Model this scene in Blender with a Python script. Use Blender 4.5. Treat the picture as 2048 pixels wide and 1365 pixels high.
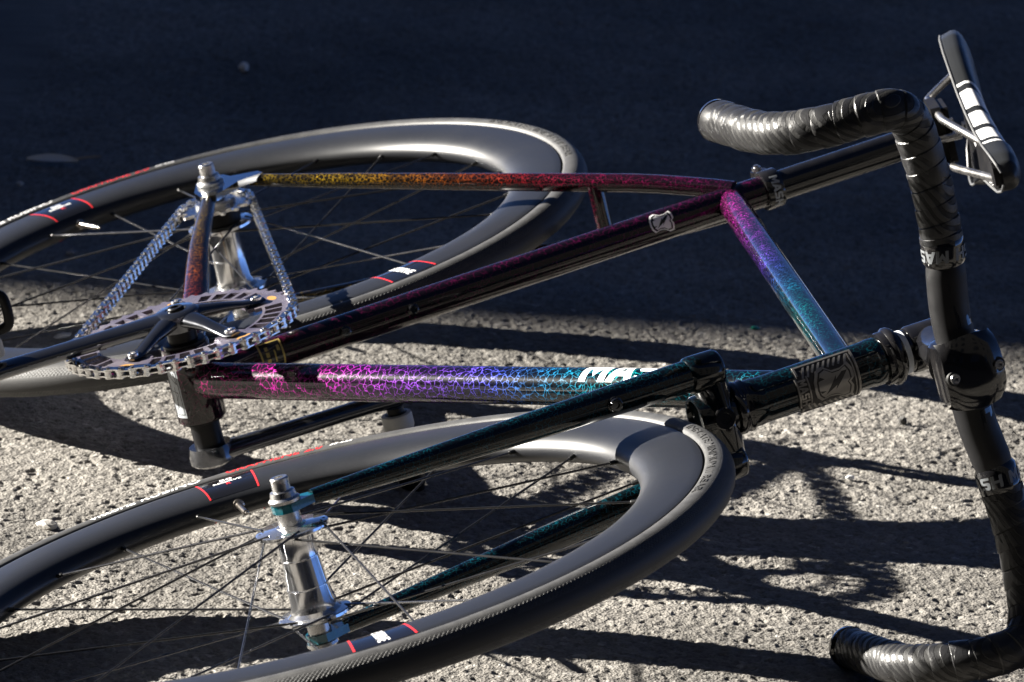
import bpy, bmesh, math, random
import numpy as np
from mathutils import Matrix, Vector

# ------------------------------------------------------------------ scene, camera, sky, sun
for o in list(bpy.data.objects):
    bpy.data.objects.remove(o)
sc = bpy.context.scene
C = sc.collection
sc.render.engine = 'CYCLES'
random.seed(7)
RNG = np.random.default_rng(11)

CAM_LOC = (0, 0, 1.47798)
CAM_ROT = [[0.998062, -0.062223, 0.0], [0.01571, 0.251988, -0.967603], [0.060207, 0.965728, 0.252477]]
cam_d = bpy.data.cameras.new('camera')
cam_d.sensor_width = 36
cam_d.lens = 215.706
cam_d.clip_start = 0.1
cam_d.clip_end = 2000
cam_d.dof.use_dof = True
cam_d.dof.focus_distance = 4.88
cam_d.dof.aperture_fstop = 20
cam = bpy.data.objects.new('camera', cam_d)
C.objects.link(cam)
m = Matrix(CAM_ROT).to_4x4()
m.translation = CAM_LOC
cam.matrix_world = m
sc.camera = cam

SUN_AZ, SUN_EL = math.radians(-16.0), math.radians(17.7)     # direction the light travels, and its elevation
LIGHT = Vector((math.cos(SUN_AZ) * math.cos(SUN_EL), math.sin(SUN_AZ) * math.cos(SUN_EL), -math.sin(SUN_EL)))
world = bpy.data.worlds.new('World')
sc.world = world
world.use_nodes = True
wn = world.node_tree
sky = wn.nodes.new('ShaderNodeTexSky')
sky.sky_type = 'NISHITA'
sky.sun_disc = False
sky.sun_elevation = SUN_EL
sky.sun_rotation = math.atan2(-LIGHT.x, -LIGHT.y)
sky.altitude = 2500
sky.air_density = 0.12
sky.dust_density = 0.0
sky.ozone_density = 3.5
bg = wn.nodes['Background']
bg.inputs['Strength'].default_value = 0.05
wn.links.new(sky.outputs[0], bg.inputs['Color'])

sun_d = bpy.data.lights.new('sun', 'SUN')
sun_d.energy = 5.0
sun_d.angle = math.radians(0.53)
sun_d.color = (1.0, 0.945, 0.855)
sun = bpy.data.objects.new('sun', sun_d)
C.objects.link(sun)
sun.rotation_euler = LIGHT.to_track_quat('-Z', 'Y').to_euler()
sun.location = (-8, 8, 6)

vs = sc.view_settings
vs.view_transform = 'Standard'
vs.look = 'None'
vs.exposure = 2.55
vs.gamma = 1
vs.use_curve_mapping = False

# ------------------------------------------------------------------ materials
def node_mat(name):
    mt = bpy.data.materials.new(name)
    mt.use_nodes = True
    nt = mt.node_tree
    return mt, nt, nt.nodes['Principled BSDF']

def link(nt, a, b):
    nt.links.new(a, b)

def ramp(nt, stops, interp='LINEAR'):
    r = nt.nodes.new('ShaderNodeValToRGB')
    r.color_ramp.interpolation = interp
    while len(r.color_ramp.elements) > 1:
        r.color_ramp.elements.remove(r.color_ramp.elements[-1])
    for i, (p, c) in enumerate(stops):
        e = r.color_ramp.elements[0] if i == 0 else r.color_ramp.elements.new(p)
        e.position = p
        e.color = (c[0], c[1], c[2], 1) if not isinstance(c, (int, float)) else (c, c, c, 1)
    return r

def math_n(nt, op, a, b=None, clamp=False):
    n = nt.nodes.new('ShaderNodeMath')
    n.operation = op
    n.use_clamp = clamp
    for i, v in enumerate((a, b)):
        if v is None:
            continue
        if isinstance(v, (int, float)):
            n.inputs[i].default_value = v
        else:
            link(nt, v, n.inputs[i])
    return n.outputs[0]

def noise(nt, vec, scale, detail=4, rough=0.55):
    n = nt.nodes.new('ShaderNodeTexNoise')
    n.inputs['Scale'].default_value = scale
    n.inputs['Detail'].default_value = detail
    n.inputs['Roughness'].default_value = rough
    if vec is not None:
        link(nt, vec, n.inputs['Vector'])
    return n

def mixc(nt, fac, a, b):
    n = nt.nodes.new('ShaderNodeMix')
    n.data_type = 'RGBA'
    if isinstance(fac, (int, float)):
        n.inputs[0].default_value = fac
    else:
        link(nt, fac, n.inputs[0])
    for k, v in ((6, a), (7, b)):
        if isinstance(v, tuple):
            n.inputs[k].default_value = (*v, 1)
        else:
            link(nt, v, n.inputs[k])
    return n.outputs[2]

def bump(nt, bsdf, height, dist, strength=1.0):
    b = nt.nodes.new('ShaderNodeBump')
    b.inputs['Distance'].default_value = dist
    b.inputs['Strength'].default_value = strength
    link(nt, height, b.inputs['Height'])
    link(nt, b.outputs[0], bsdf.inputs['Normal'])

def coords(nt, kind='Object'):
    return nt.nodes.new('ShaderNodeTexCoord').outputs[kind]

def simple(name, col, rough, metal=0.0, coat=0.0, spec=0.5, dust=0.0, dcol=(0.25, 0.22, 0.18), grain=0.0, gscale=300):
    """plain surface with fine roughness variation, a little dust and optional grain"""
    mt, nt, p = node_mat(name)
    co = coords(nt)
    n1 = noise(nt, co, 60, 5)
    n2 = noise(nt, co, 900, 3)
    rr = ramp(nt, [(0.3, max(0.02, rough * 0.8)), (0.75, min(1, rough * 1.25))])
    link(nt, n1.outputs['Fac'], rr.inputs[0])
    link(nt, rr.outputs[0], p.inputs['Roughness'])
    if dust > 0:
        d = ramp(nt, [(0.45, 0.0), (0.8, dust)])
        link(nt, math_n(nt, 'MULTIPLY', n1.outputs['Fac'], math_n(nt, 'ADD', n2.outputs['Fac'], 0.6)), d.inputs[0])
        link(nt, mixc(nt, d.outputs[0], tuple(col), dcol), p.inputs['Base Color'])
    else:
        p.inputs['Base Color'].default_value = (*col, 1)
    p.inputs['Metallic'].default_value = metal
    p.inputs['Coat Weight'].default_value = coat
    p.inputs['Coat Roughness'].default_value = 0.03
    p.inputs['Specular IOR Level'].default_value = spec
    if grain > 0:
        g = noise(nt, co, gscale, 3)
        bump(nt, p, g.outputs['Fac'], grain)
    return mt

def carbon_material():
    """smooth matt carbon with fine dust specks"""
    mt, nt, p = node_mat('carbon')
    co = coords(nt)
    sp = noise(nt, co, 1300, 2)
    sr = ramp(nt, [(0.66, 0.0), (0.74, 0.35)])
    link(nt, sp.outputs['Fac'], sr.inputs[0])
    link(nt, mixc(nt, sr.outputs[0], (0.0095, 0.0105, 0.0135), (0.15, 0.15, 0.15)), p.inputs['Base Color'])
    rr = ramp(nt, [(0.3, 0.36), (0.7, 0.40)])
    link(nt, noise(nt, co, 25, 3).outputs['Fac'], rr.inputs[0])
    link(nt, rr.outputs[0], p.inputs['Roughness'])
    p.inputs['Specular IOR Level'].default_value = 0.54
    return mt

MAT = {}
MAT['black_gloss'] = simple('black_gloss', (0.006, 0.006, 0.007), 0.12, coat=0.6, dust=0.02)
MAT['black_satin'] = simple('black_satin', (0.007, 0.007, 0.008), 0.34, dust=0.015, spec=0.16)
MAT['carbon'] = carbon_material()
MAT['silver'] = simple('silver', (0.86, 0.86, 0.87), 0.13, metal=0.96)
MAT['silver_satin'] = simple('silver_satin', (0.62, 0.61, 0.6), 0.28, metal=1.0)
MAT['steel_bolt'] = simple('steel_bolt', (0.5, 0.5, 0.51), 0.25, metal=1.0)
MAT['chain_steel'] = simple('chain_steel', (0.78, 0.77, 0.76), 0.17, metal=1.0)
MAT['crank'] = simple('crank', (0.13, 0.135, 0.15), 0.17, metal=0.95, dust=0.03, coat=0.5)
MAT['spoke'] = simple('spoke', (0.10, 0.10, 0.105), 0.24, metal=0.9)
MAT['nipple'] = simple('nipple', (0.02, 0.02, 0.02), 0.25, metal=0.4)
MAT['brass'] = simple('brass', (0.55, 0.36, 0.14), 0.3, metal=1.0)
MAT['valve'] = simple('valve', (0.55, 0.5, 0.45), 0.25, metal=1.0)
MAT['white_print'] = simple('white_print', (0.8, 0.8, 0.8), 0.35)
MAT['grey_print'] = simple('grey_print', (0.32, 0.34, 0.36), 0.4)
MAT['red_print'] = simple('red_print', (0.55, 0.02, 0.025), 0.4)
MAT['black_print'] = simple('black_print', (0.006, 0.006, 0.007), 0.15, coat=0.5)
MAT['dark_hole'] = simple('dark_hole', (0.004, 0.004, 0.004), 0.6)
MAT['pewter'] = simple('pewter', (0.30, 0.285, 0.265), 0.36, metal=0.9)
MAT['pewter_dark'] = simple('pewter_dark', (0.05, 0.047, 0.045), 0.45, metal=0.6)
MAT['gold_print'] = simple('gold_print', (0.42, 0.32, 0.10), 0.35, metal=0.5)
MAT['collar_grey'] = simple('collar_grey', (0.42, 0.42, 0.41), 0.45, dust=0.15)
MAT['teal'] = simple('teal', (0.0, 0.075, 0.10), 0.25, metal=0.2, coat=1.0)
MAT['chrome'] = simple('chrome', (0.8, 0.82, 0.85), 0.06, metal=1.0)
MAT['orange_wear'] = simple('orange_wear', (0.5, 0.27, 0.08), 0.4, metal=0.5)
MAT['moulded'] = simple('moulded', (0.03, 0.03, 0.031), 0.6)
MAT['dim_print'] = simple('dim_print', (0.13, 0.14, 0.15), 0.45)
MAT['bar_carbon'] = simple('bar_carbon', (0.008, 0.008, 0.009), 0.45, spec=0.25)
MAT['piping'] = simple('piping', (0.07, 0.072, 0.075), 0.5)
MAT['gloss_logo'] = simple('gloss_logo', (0.01, 0.01, 0.012), 0.08, coat=1.0)

def paint_material(name, strength, fine=1.0, fade=1.0):
    """black paint cracked over a metal-flake coat that fades yellow, red, magenta, violet, blue, teal along the frame"""
    mt, nt, p = node_mat(name)
    co = coords(nt)
    vm = nt.nodes.new('ShaderNodeVectorMath')
    vm.operation = 'DOT_PRODUCT'
    link(nt, co, vm.inputs[0])
    vm.inputs[1].default_value = (0.908, 0.419, 0.0)
    off = 0.3886 * 0.908 - 0.0471 * 0.419
    u = math_n(nt, 'MULTIPLY', math_n(nt, 'ADD', vm.outputs['Value'], off), 1.0)
    col = ramp(nt, [(0.02, (0.62, 0.42, 0.01)), (0.10, (0.75, 0.45, 0.01)), (0.17, (0.75, 0.20, 0.01)), (0.24, (0.62, 0.02, 0.02)),
                    (0.33, (0.75, 0.01, 0.22)), (0.48, (0.85, 0.02, 0.62)), (0.57, (0.42, 0.07, 0.9)), (0.655, (0.10, 0.12, 0.95)),
                    (0.71, (0.02, 0.35, 0.75)), (0.78, (0.0, 0.50, 0.56)), (0.86, (0.0, 0.13, 0.20)), (0.98, (0.0, 0.14, 0.20))])
    link(nt, u, col.inputs[0])
    # distorted coordinates
    nz = noise(nt, co, 150, 2, 0.6)
    sub = nt.nodes.new('ShaderNodeVectorMath')
    sub.operation = 'MULTIPLY_ADD'
    link(nt, nz.outputs['Color'], sub.inputs[0])
    sub.inputs[1].default_value = (0.0062, 0.0062, 0.0062)
    link(nt, co, sub.inputs[2])
    def cells(scale, w):
        v = nt.nodes.new('ShaderNodeTexVoronoi')
        v.feature = 'DISTANCE_TO_EDGE'
        v.inputs['Scale'].default_value = scale
        link(nt, sub.outputs[0], v.inputs['Vector'])
        r = ramp(nt, [(0.0, 1.0), (w, 0.8), (w * 2.0, 0.0)])
        link(nt, v.outputs['Distance'], r.inputs[0])
        return r.outputs[0]
    a = cells(165 * fine, 0.026)
    b = cells(360 * fine, 0.03)
    big = noise(nt, co, 45, 3)
    gate = ramp(nt, [(0.36, 0.3), (0.62, 1.0)])
    link(nt, big.outputs['Fac'], gate.inputs[0])
    frag = ramp(nt, [(0.34, 0.2), (0.5, 1.0)])
    link(nt, noise(nt, co, 330, 2).outputs['Fac'], frag.inputs[0])
    mask = math_n(nt, 'MAXIMUM', a, math_n(nt, 'MULTIPLY', b, 0.12))
    mask = math_n(nt, 'MULTIPLY', math_n(nt, 'MULTIPLY', mask, frag.outputs[0]), math_n(nt, 'MULTIPLY', gate.outputs[0], strength), clamp=True)
    if fade < 1.0:        # the crackle thins out towards the seat cluster
        fr = ramp(nt, [(0.24, 1.0), (0.33, fade)])
        link(nt, u, fr.inputs[0])
        mask = math_n(nt, 'MULTIPLY', mask, fr.outputs[0])
    # a faint tint of the flake shows through the black
    tint = mixc(nt, 0.002, (0.0015, 0.0015, 0.0018), col.outputs[0])
    dim = mixc(nt, 0.38, col.outputs[0], (0.0, 0.0, 0.0))
    link(nt, mixc(nt, mask, tint, dim), p.inputs['Base Color'])
    p.inputs['Metallic'].default_value = 0.0
    r2 = math_n(nt, 'ADD', math_n(nt, 'MULTIPLY', mask, 0.2), 0.2)
    link(nt, r2, p.inputs['Roughness'])
    p.inputs['Coat Weight'].default_value = 1.0
    p.inputs['Coat Roughness'].default_value = 0.025
    p.inputs['Specular IOR Level'].default_value = 0.12
    return mt
MAT['paint'] = paint_material('crackle_paint', 1.0)
MAT['paint_mid'] = paint_material('crackle_paint_sparse', 0.42, 1.4)
MAT['paint_fork'] = paint_material('crackle_paint_fork', 0.7, 1.5)
MAT['paint_stay'] = paint_material('crackle_paint_stay', 0.62, 1.7, 0.3)
MAT['paint_top'] = paint_material('crackle_paint_top', 0.55, 1.5)
MAT['paint_low'] = paint_material('crackle_paint_faint', 0.13)

def tyre_material():
    mt, nt, p = node_mat('tyre_rubber')
    uv = nt.nodes.new('ShaderNodeUVMap').outputs[0]
    sep = nt.nodes.new('ShaderNodeSeparateXYZ')
    link(nt, uv, sep.inputs[0])
    ux, vy = sep.outputs[0], sep.outputs[1]          # millimetres along and across
    # diamond file tread on the shoulders
    def lines(k):
        s = math_n(nt, 'ADD', math_n(nt, 'MULTIPLY', ux, 1.0), math_n(nt, 'MULTIPLY', vy, k))
        fr = math_n(nt, 'FRACT', math_n(nt, 'MULTIPLY', s, 1 / 3.6))
        tri = math_n(nt, 'ABSOLUTE', math_n(nt, 'SUBTRACT', fr, 0.5))
        r = ramp(nt, [(0.34, 1.0), (0.47, 0.0)])
        link(nt, tri, r.inputs[0])
        return r.outputs[0]
    dia = math_n(nt, 'MULTIPLY', lines(1.0), lines(-1.0))
    av = math_n(nt, 'ABSOLUTE', vy)
    shoulder = math_n(nt, 'MULTIPLY', math_n(nt, 'GREATER_THAN', av, 7.0), math_n(nt, 'LESS_THAN', av, 14.5))
    h = math_n(nt, 'SUBTRACT', 1.0, math_n(nt, 'MULTIPLY', shoulder, math_n(nt, 'SUBTRACT', 1.0, dia)))
    # groove that separates tread and sidewall
    g = math_n(nt, 'LESS_THAN', math_n(nt, 'ABSOLUTE', math_n(nt, 'SUBTRACT', av, 15.6)), 0.35)
    h = math_n(nt, 'SUBTRACT', h, g)
    co = coords(nt)
    n1 = noise(nt, co, 90, 6, 0.6)
    n2 = noise(nt, co, 1400, 2)
    hh = math_n(nt, 'ADD', h, math_n(nt, 'MULTIPLY', n2.outputs['Fac'], 0.25))
    bump(nt, p, hh, 0.0006)
    d = ramp(nt, [(0.3, (0.024, 0.024, 0.025)), (0.75, (0.055, 0.055, 0.055))])
    link(nt, n1.outputs['Fac'], d.inputs[0])
    side = math_n(nt, 'GREATER_THAN', av, 6.5)
    link(nt, mixc(nt, side, (0.022, 0.022, 0.023), d.outputs[0]), p.inputs['Base Color'])
    p.inputs['Roughness'].default_value = 0.55
    p.inputs['Specular IOR Level'].default_value = 0.45
    return mt
MAT['tyre'] = tyre_material()

def tape_material():
    mt, nt, p = node_mat('bar_tape')
    co = coords(nt)
    n0 = noise(nt, co, 28, 2)
    w = nt.nodes.new('ShaderNodeTexWave')
    w.wave_type = 'BANDS'
    w.bands_direction = 'DIAGONAL'
    w.inputs['Scale'].default_value = 52
    w.inputs['Distortion'].default_value = 11
    w.inputs['Detail'].default_value = 1.2
    w.inputs['Detail Scale'].default_value = 0.35
    link(nt, co, w.inputs['Vector'])
    st = ramp(nt, [(0.38, 0.0), (0.5, 1.0)])
    link(nt, w.outputs['Fac'], st.inputs[0])
    sel = ramp(nt, [(0.42, 0.0), (0.52, 1.0)])
    link(nt, n0.outputs['Fac'], sel.inputs[0])
    groove = math_n(nt, 'MULTIPLY', math_n(nt, 'SUBTRACT', 1.0, st.outputs[0]), sel.outputs[0])
    fine = noise(nt, co, 700, 3)
    hgt = math_n(nt, 'ADD', math_n(nt, 'SUBTRACT', 1.0, groove), math_n(nt, 'MULTIPLY', fine.outputs['Fac'], 0.2))
    bump(nt, p, hgt, 0.0011)
    link(nt, mixc(nt, groove, (0.013, 0.013, 0.014), (0.004, 0.004, 0.004)), p.inputs['Base Color'])
    rr = ramp(nt, [(0.3, 0.26), (0.7, 0.42)])
    link(nt, noise(nt, co, 40, 4).outputs['Fac'], rr.inputs[0])
    link(nt, math_n(nt, 'ADD', rr.outputs[0], math_n(nt, 'MULTIPLY', groove, 0.35)), p.inputs['Roughness'])
    p.inputs['Specular IOR Level'].default_value = 0.42
    return mt
MAT['tape'] = tape_material()

def chainring_material():
    mt, nt, p = node_mat('chainring_metal')
    co = coords(nt)
    n = noise(nt, co, 30, 5)
    c = ramp(nt, [(0.35, (0.085, 0.075, 0.105)), (0.6, (0.15, 0.135, 0.165)), (0.8, (0.26, 0.23, 0.22))])
    link(nt, n.outputs['Fac'], c.inputs[0])
    link(nt, c.outputs[0], p.inputs['Base Color'])
    p.inputs['Metallic'].default_value = 0.45
    rr = ramp(nt, [(0.3, 0.22), (0.8, 0.4)])
    link(nt, noise(nt, co, 140, 4).outputs['Fac'], rr.inputs[0])
    link(nt, rr.outputs[0], p.inputs['Roughness'])
    return mt
MAT['chainring'] = chainring_material()

def saddle_material():
    """black cover with slanted white bars on the wings"""
    mt, nt, p = node_mat('saddle_cover')
    co = coords(nt)
    sep = nt.nodes.new('ShaderNodeSeparateXYZ')
    link(nt, co, sep.inputs[0])
    x, z = sep.outputs[0], sep.outputs[2]
    s = math_n(nt, 'ADD', x, math_n(nt, 'MULTIPLY', math_n(nt, 'ABSOLUTE', z), 0.55))
    fr = math_n(nt, 'FRACT', math_n(nt, 'MULTIPLY', s, 1 / 0.0285))
    bar = math_n(nt, 'LESS_THAN', fr, 0.76)
    lo = math_n(nt, 'GREATER_THAN', x, -0.178)
    hi = math_n(nt, 'LESS_THAN', x, -0.064)
    wing = math_n(nt, 'GREATER_THAN', math_n(nt, 'ABSOLUTE', z), 0.009)
    k = math_n(nt, 'MULTIPLY', math_n(nt, 'MULTIPLY', bar, lo), math_n(nt, 'MULTIPLY', hi, wing))
    link(nt, mixc(nt, k, (0.012, 0.013, 0.014), (0.78, 0.78, 0.78)), p.inputs['Base Color'])
    p.inputs['Roughness'].default_value = 0.38
    bump(nt, p, noise(nt, co, 1200, 2).outputs['Fac'], 0.0001)
    return mt
MAT['saddle'] = saddle_material()

def asphalt_material():
    mt, nt, p = node_mat('asphalt')
    co = coords(nt)
    at = nt.nodes.new('ShaderNodeAttribute')
    at.attribute_name = 'stone'
    at2 = nt.nodes.new('ShaderNodeAttribute')
    at2.attribute_name = 'binder'
    st = ramp(nt, [(0.0, (0.135, 0.126, 0.114)), (0.35, (0.175, 0.164, 0.148)), (0.7, (0.205, 0.192, 0.173)), (0.96, (0.235, 0.222, 0.202)), (1.0, (0.36, 0.345, 0.32))])
    link(nt, at.outputs['Fac'], st.inputs[0])
    n1 = noise(nt, co, 420, 4)
    fleck = ramp(nt, [(0.25, 0.66), (0.75, 1.3)])
    link(nt, n1.outputs['Fac'], fleck.inputs[0])
    n2 = noise(nt, co, 2.6, 5, 0.6)
    patch = ramp(nt, [(0.36, 0.6), (0.62, 1.12)])
    link(nt, n2.outputs['Fac'], patch.inputs[0])
    c1 = mixc(nt, at2.outputs['Fac'], st.outputs[0], (0.11, 0.103, 0.094))
    mul = nt.nodes.new('ShaderNodeVectorMath')
    mul.operation = 'MULTIPLY'
    link(nt, c1, mul.inputs[0])
    k = math_n(nt, 'MULTIPLY', fleck.outputs[0], patch.outputs[0])
    cmb = nt.nodes.new('ShaderNodeCombineXYZ')
    for i in range(3):
        link(nt, k, cmb.inputs[i])
    link(nt, cmb.outputs[0], mul.inputs[1])
    link(nt, mul.outputs[0], p.inputs['Base Color'])
    p.inputs['Roughness'].default_value = 0.85
    p.inputs['Specular IOR Level'].default_value = 0.3
    v = nt.nodes.new('ShaderNodeTexVoronoi')
    v.inputs['Scale'].default_value = 380
    link(nt, co, v.inputs['Vector'])
    hh = math_n(nt, 'ADD', v.outputs['Distance'], math_n(nt, 'MULTIPLY', noise(nt, co, 900, 3).outputs['Fac'], 0.7))
    bump(nt, p, hh, 0.0009)
    return mt
MAT['asphalt'] = asphalt_material()

# ------------------------------------------------------------------ mesh helpers (millimetres in, metres out)
def V(*a):
    return np.array(a, float)

def norm(v):
    return v / np.linalg.norm(v)

class B:
    """collects vertices and faces"""
    def __init__(self):
        self.v, self.f, self.n = [], [], 0
    def add(self, v, f):
        v = np.asarray(v, float)
        self.v.append(v)
        self.f += [tuple(int(i) + self.n for i in q) for q in f]
        self.n += len(v)
        return self
    def build(self, name, mat, parent=None, smooth=True, sharp=35, uv=None, local=None):
        return mk(name, np.vstack(self.v), self.f, mat, parent, smooth, sharp, uv, local)

def mk(name, v, f, mat, parent=None, smooth=True, sharp=35, uv=None, local=None, scale=0.001):
    me = bpy.data.meshes.new(name)
    me.from_pydata((np.asarray(v) * scale).tolist(), [], [tuple(q) for q in f])
    if isinstance(mat, str):
        mat = MAT[mat]
    me.materials.append(mat)
    if uv is not None:
        lay = me.uv_layers.new(name='UVMap')
        li = np.empty(len(me.loops), dtype=np.int32)
        me.loops.foreach_get('vertex_index', li)
        lay.data.foreach_set('uv', np.asarray(uv, np.float32)[li].ravel())
    if smooth:
        me.polygons.foreach_set('use_smooth', [True] * len(me.polygons))
        if sharp:
            me.set_sharp_from_angle(angle=math.radians(sharp))
    me.update()
    return put(name, me, parent, local)

def put(name, me, parent=None, local=None):
    o = bpy.data.objects.new(name, me)
    C.objects.link(o)
    if parent is not None:
        o.parent = parent
    if local is not None:
        o.matrix_basis = local
    return o

def frame_along(path):
    path = np.asarray(path, float)
    t = np.gradient(path, axis=0)
    t /= np.linalg.norm(t, axis=1)[:, None]
    ref = V(0, 0, 1) if abs(t[0][2]) < 0.9 else V(1, 0, 0)
    n = norm(np.cross(t[0], ref))
    ns = [n]
    for i in range(1, len(path)):
        n = ns[-1] - t[i] * (ns[-1] @ t[i])
        ns.append(norm(n))
    ns = np.array(ns)
    return t, ns, np.cross(t, ns)

def tube(path, rad, segs=28, cap=True, nrm=None, flat=None):
    """sweep; rad scalar or per point; nrm fixes the first cross axis; flat = per-point ratio of second axis"""
    path = np.asarray(path, float)
    N = len(path)
    rad = np.broadcast_to(np.asarray(rad, float), (N,))
    fl = np.ones(N) if flat is None else np.broadcast_to(np.asarray(flat, float), (N,))
    t, a, b = frame_along(path)
    if nrm is not None:
        a = nrm - t * (t @ nrm)[:, None]
        a /= np.linalg.norm(a, axis=1)[:, None]
        b = np.cross(t, a)
    ph = np.linspace(0, 2 * np.pi, segs, endpoint=False)
    v = (path[:, None, :] + rad[:, None, None] * (np.cos(ph)[None, :, None] * a[:, None, :] + fl[:, None, None] * np.sin(ph)[None, :, None] * b[:, None, :])).reshape(-1, 3)
    f = []
    for i in range(N - 1):
        for j in range(segs):
            k = (j + 1) % segs
            f.append((i * segs + j, i * segs + k, (i + 1) * segs + k, (i + 1) * segs + j))
    if cap:
        f.append(tuple(range(segs))[::-1])
        f.append(tuple((N - 1) * segs + j for j in range(segs)))
    return v, f

def cyl(A, Bp, r0, r1=None, segs=28, cap=True):
    r1 = r0 if r1 is None else r1
    s = np.linspace(0, 1, 3)[:, None]
    return tube(A + (Bp - A) * s, [r0, (r0 + r1) / 2, r1], segs, cap)

def lathe(prof, O, ax, segs=40, closed=False):
    """prof: list of (radius, height along axis)"""
    ax = norm(np.asarray(ax, float))
    ref = V(1, 0, 0) if abs(ax[0]) < 0.8 else V(0, 1, 0)
    u = norm(np.cross(ax, ref))
    w = np.cross(ax, u)
    ph = np.linspace(0, 2 * np.pi, segs, endpoint=False)
    pr = np.asarray(prof, float)
    v = (np.asarray(O)[None, None, :] + pr[:, 1][:, None, None] * ax + pr[:, 0][:, None, None] * (np.cos(ph)[None, :, None] * u + np.sin(ph)[None, :, None] * w)).reshape(-1, 3)
    f = []
    N = len(pr)
    for i in range(N - 1 if not closed else N):
        k2 = (i + 1) % N
        for j in range(segs):
            k = (j + 1) % segs
            f.append((i * segs + j, i * segs + k, k2 * segs + k, k2 * segs + j))
    return v, f

def catmull(pts, n=8):
    P = np.asarray(pts, float)
    P = np.vstack([2 * P[0] - P[1], P, 2 * P[-1] - P[-2]])
    out = []
    for i in range(1, len(P) - 2):
        for s in np.linspace(0, 1, n, endpoint=False):
            a, b, c, d = P[i - 1], P[i], P[i + 1], P[i + 2]
            out.append(0.5 * ((2 * b) + (c - a) * s + (2 * a - 5 * b + 4 * c - d) * s ** 2 + (3 * b - a - 3 * c + d) * s ** 3))
    out.append(P[-2])
    return np.array(out)

def resample(path, step=None, n=None):
    path = np.asarray(path, float)
    L = np.r_[0, np.cumsum(np.linalg.norm(np.diff(path, axis=0), axis=1))]
    n = n or max(2, int(round(L[-1] / step)) + 1)
    s = np.linspace(0, L[-1], n)
    return np.c_[[np.interp(s, L, path[:, k]) for k in range(3)]].T, L[-1]

def box(c, ax, ay, az, sx, sy, sz, bev=0.0):
    """oriented box, optional chamfer through an octagonal section"""
    c = np.asarray(c, float)
    b = min(bev, sx / 2.2, sy / 2.2)
    if b > 0:
        q = [(-sx / 2 + b, -sy / 2), (sx / 2 - b, -sy / 2), (sx / 2, -sy / 2 + b), (sx / 2, sy / 2 - b), (sx / 2 - b, sy / 2), (-sx / 2 + b, sy / 2), (-sx / 2, sy / 2 - b), (-sx / 2, -sy / 2 + b)]
    else:
        q = [(-sx / 2, -sy / 2), (sx / 2, -sy / 2), (sx / 2, sy / 2), (-sx / 2, sy / 2)]
    n = len(q)
    v = [c + ax * x + ay * y - az * sz / 2 for x, y in q] + [c + ax * x + ay * y + az * sz / 2 for x, y in q]
    f = [tuple(range(n))[::-1], tuple(range(n, 2 * n))] + [(i, (i + 1) % n, n + (i + 1) % n, n + i) for i in range(n)]
    return np.array(v), f

def flat_text(body, size, bold=0.0, shear=0.0, space=1.0):
    cu = bpy.data.curves.new('t', 'FONT')
    cu.body = body
    cu.size = size
    cu.offset = bold
    cu.shear = shear
    cu.space_character = space
    cu.resolution_u = 3
    cu.align_x = 'CENTER'
    cu.align_y = 'CENTER'
    ob = bpy.data.objects.new('t', cu)
    C.objects.link(ob)
    me = bpy.data.meshes.new_from_object(ob.evaluated_get(bpy.context.evaluated_depsgraph_get()))
    v = np.array([q.co[:] for q in me.vertices])
    f = [tuple(p.vertices) for p in me.polygons]
    bpy.data.objects.remove(ob)
    bpy.data.curves.remove(cu)
    bpy.data.meshes.remove(me)
    if len(v):
        v = v[:, :2] - (v[:, :2].max(0) + v[:, :2].min(0)) / 2
    return v, f

def mash(shear=0.0):
    """the word MASH in heavy block letters, one unit high"""
    L = [
        [[(0, 0), (0, 1), (.27, 1), (.5, .60), (.73, 1), (1, 1), (1, 0), (.75, 0), (.75, .56), (.5, .16), (.25, .56), (.25, 0)]],
        [[(0, 0), (.27, 0), (.5, .66), (.5, 1), (.35, 1)], [(1, 0), (.65, 1), (.5, 1), (.5, .66), (.73, 0)], [(.335, .19), (.665, .19), (.60, .39), (.40, .39)]],
        [[(.04, .0), (.80, 0), (.92, .10), (.92, .50), (.80, .60), (.30, .60), (.30, .79), (.88, .79), (.88, 1), (.14, 1), (.03, .90), (.03, .50), (.14, .40), (.64, .40), (.64, .21), (.04, .21)]],
        [[(0, 0), (.27, 0), (.27, .39), (.68, .39), (.68, 0), (.95, 0), (.95, 1), (.68, 1), (.68, .61), (.27, .61), (.27, 1), (0, 1)]]]
    v, f, x = [], [], 0.0
    for k, let in enumerate(L):
        for p in let:
            f.append(tuple(range(len(v), len(v) + len(p))))
            v += [((a + x) * 0.95 + shear * b, b) for a, b in p]
        x += (1.06, 1.02, 1.04, 1)[k]
    v = np.array(v)
    return v - (v.max(0) + v.min(0)) / 2, f

def sliced(v2, f, du=None, dv=None, width=None, height=None):
    """scale a flat mesh to width x height and cut it into strips so that it can be bent"""
    v2 = np.array(v2, float)
    ext = v2.max(0) - v2.min(0)
    if width:
        v2[:, 0] *= width / ext[0]
    if height:
        v2[:, 1] *= height / ext[1]
    bm = bmesh.new()
    vs_ = [bm.verts.new((x, y, 0)) for x, y in v2]
    for q in f:
        try:
            bm.faces.new([vs_[i] for i in q])
        except ValueError:
            pass
    lo, hi = v2.min(0), v2.max(0)
    for k, st in ((0, du), (1, dv)):
        if st:
            for s in np.arange(lo[k] + st, hi[k], st):
                co = (s, 0, 0) if k == 0 else (0, s, 0)
                no = (1, 0, 0) if k == 0 else (0, 1, 0)
                bmesh.ops.bisect_plane(bm, geom=bm.verts[:] + bm.edges[:] + bm.faces[:], plane_co=co, plane_no=no)
    bm.verts.index_update()
    ov = np.array([q.co[:2] for q in bm.verts])
    of = [tuple(q.index for q in p.verts) for p in bm.faces]
    bm.free()
    return ov, of

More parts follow.
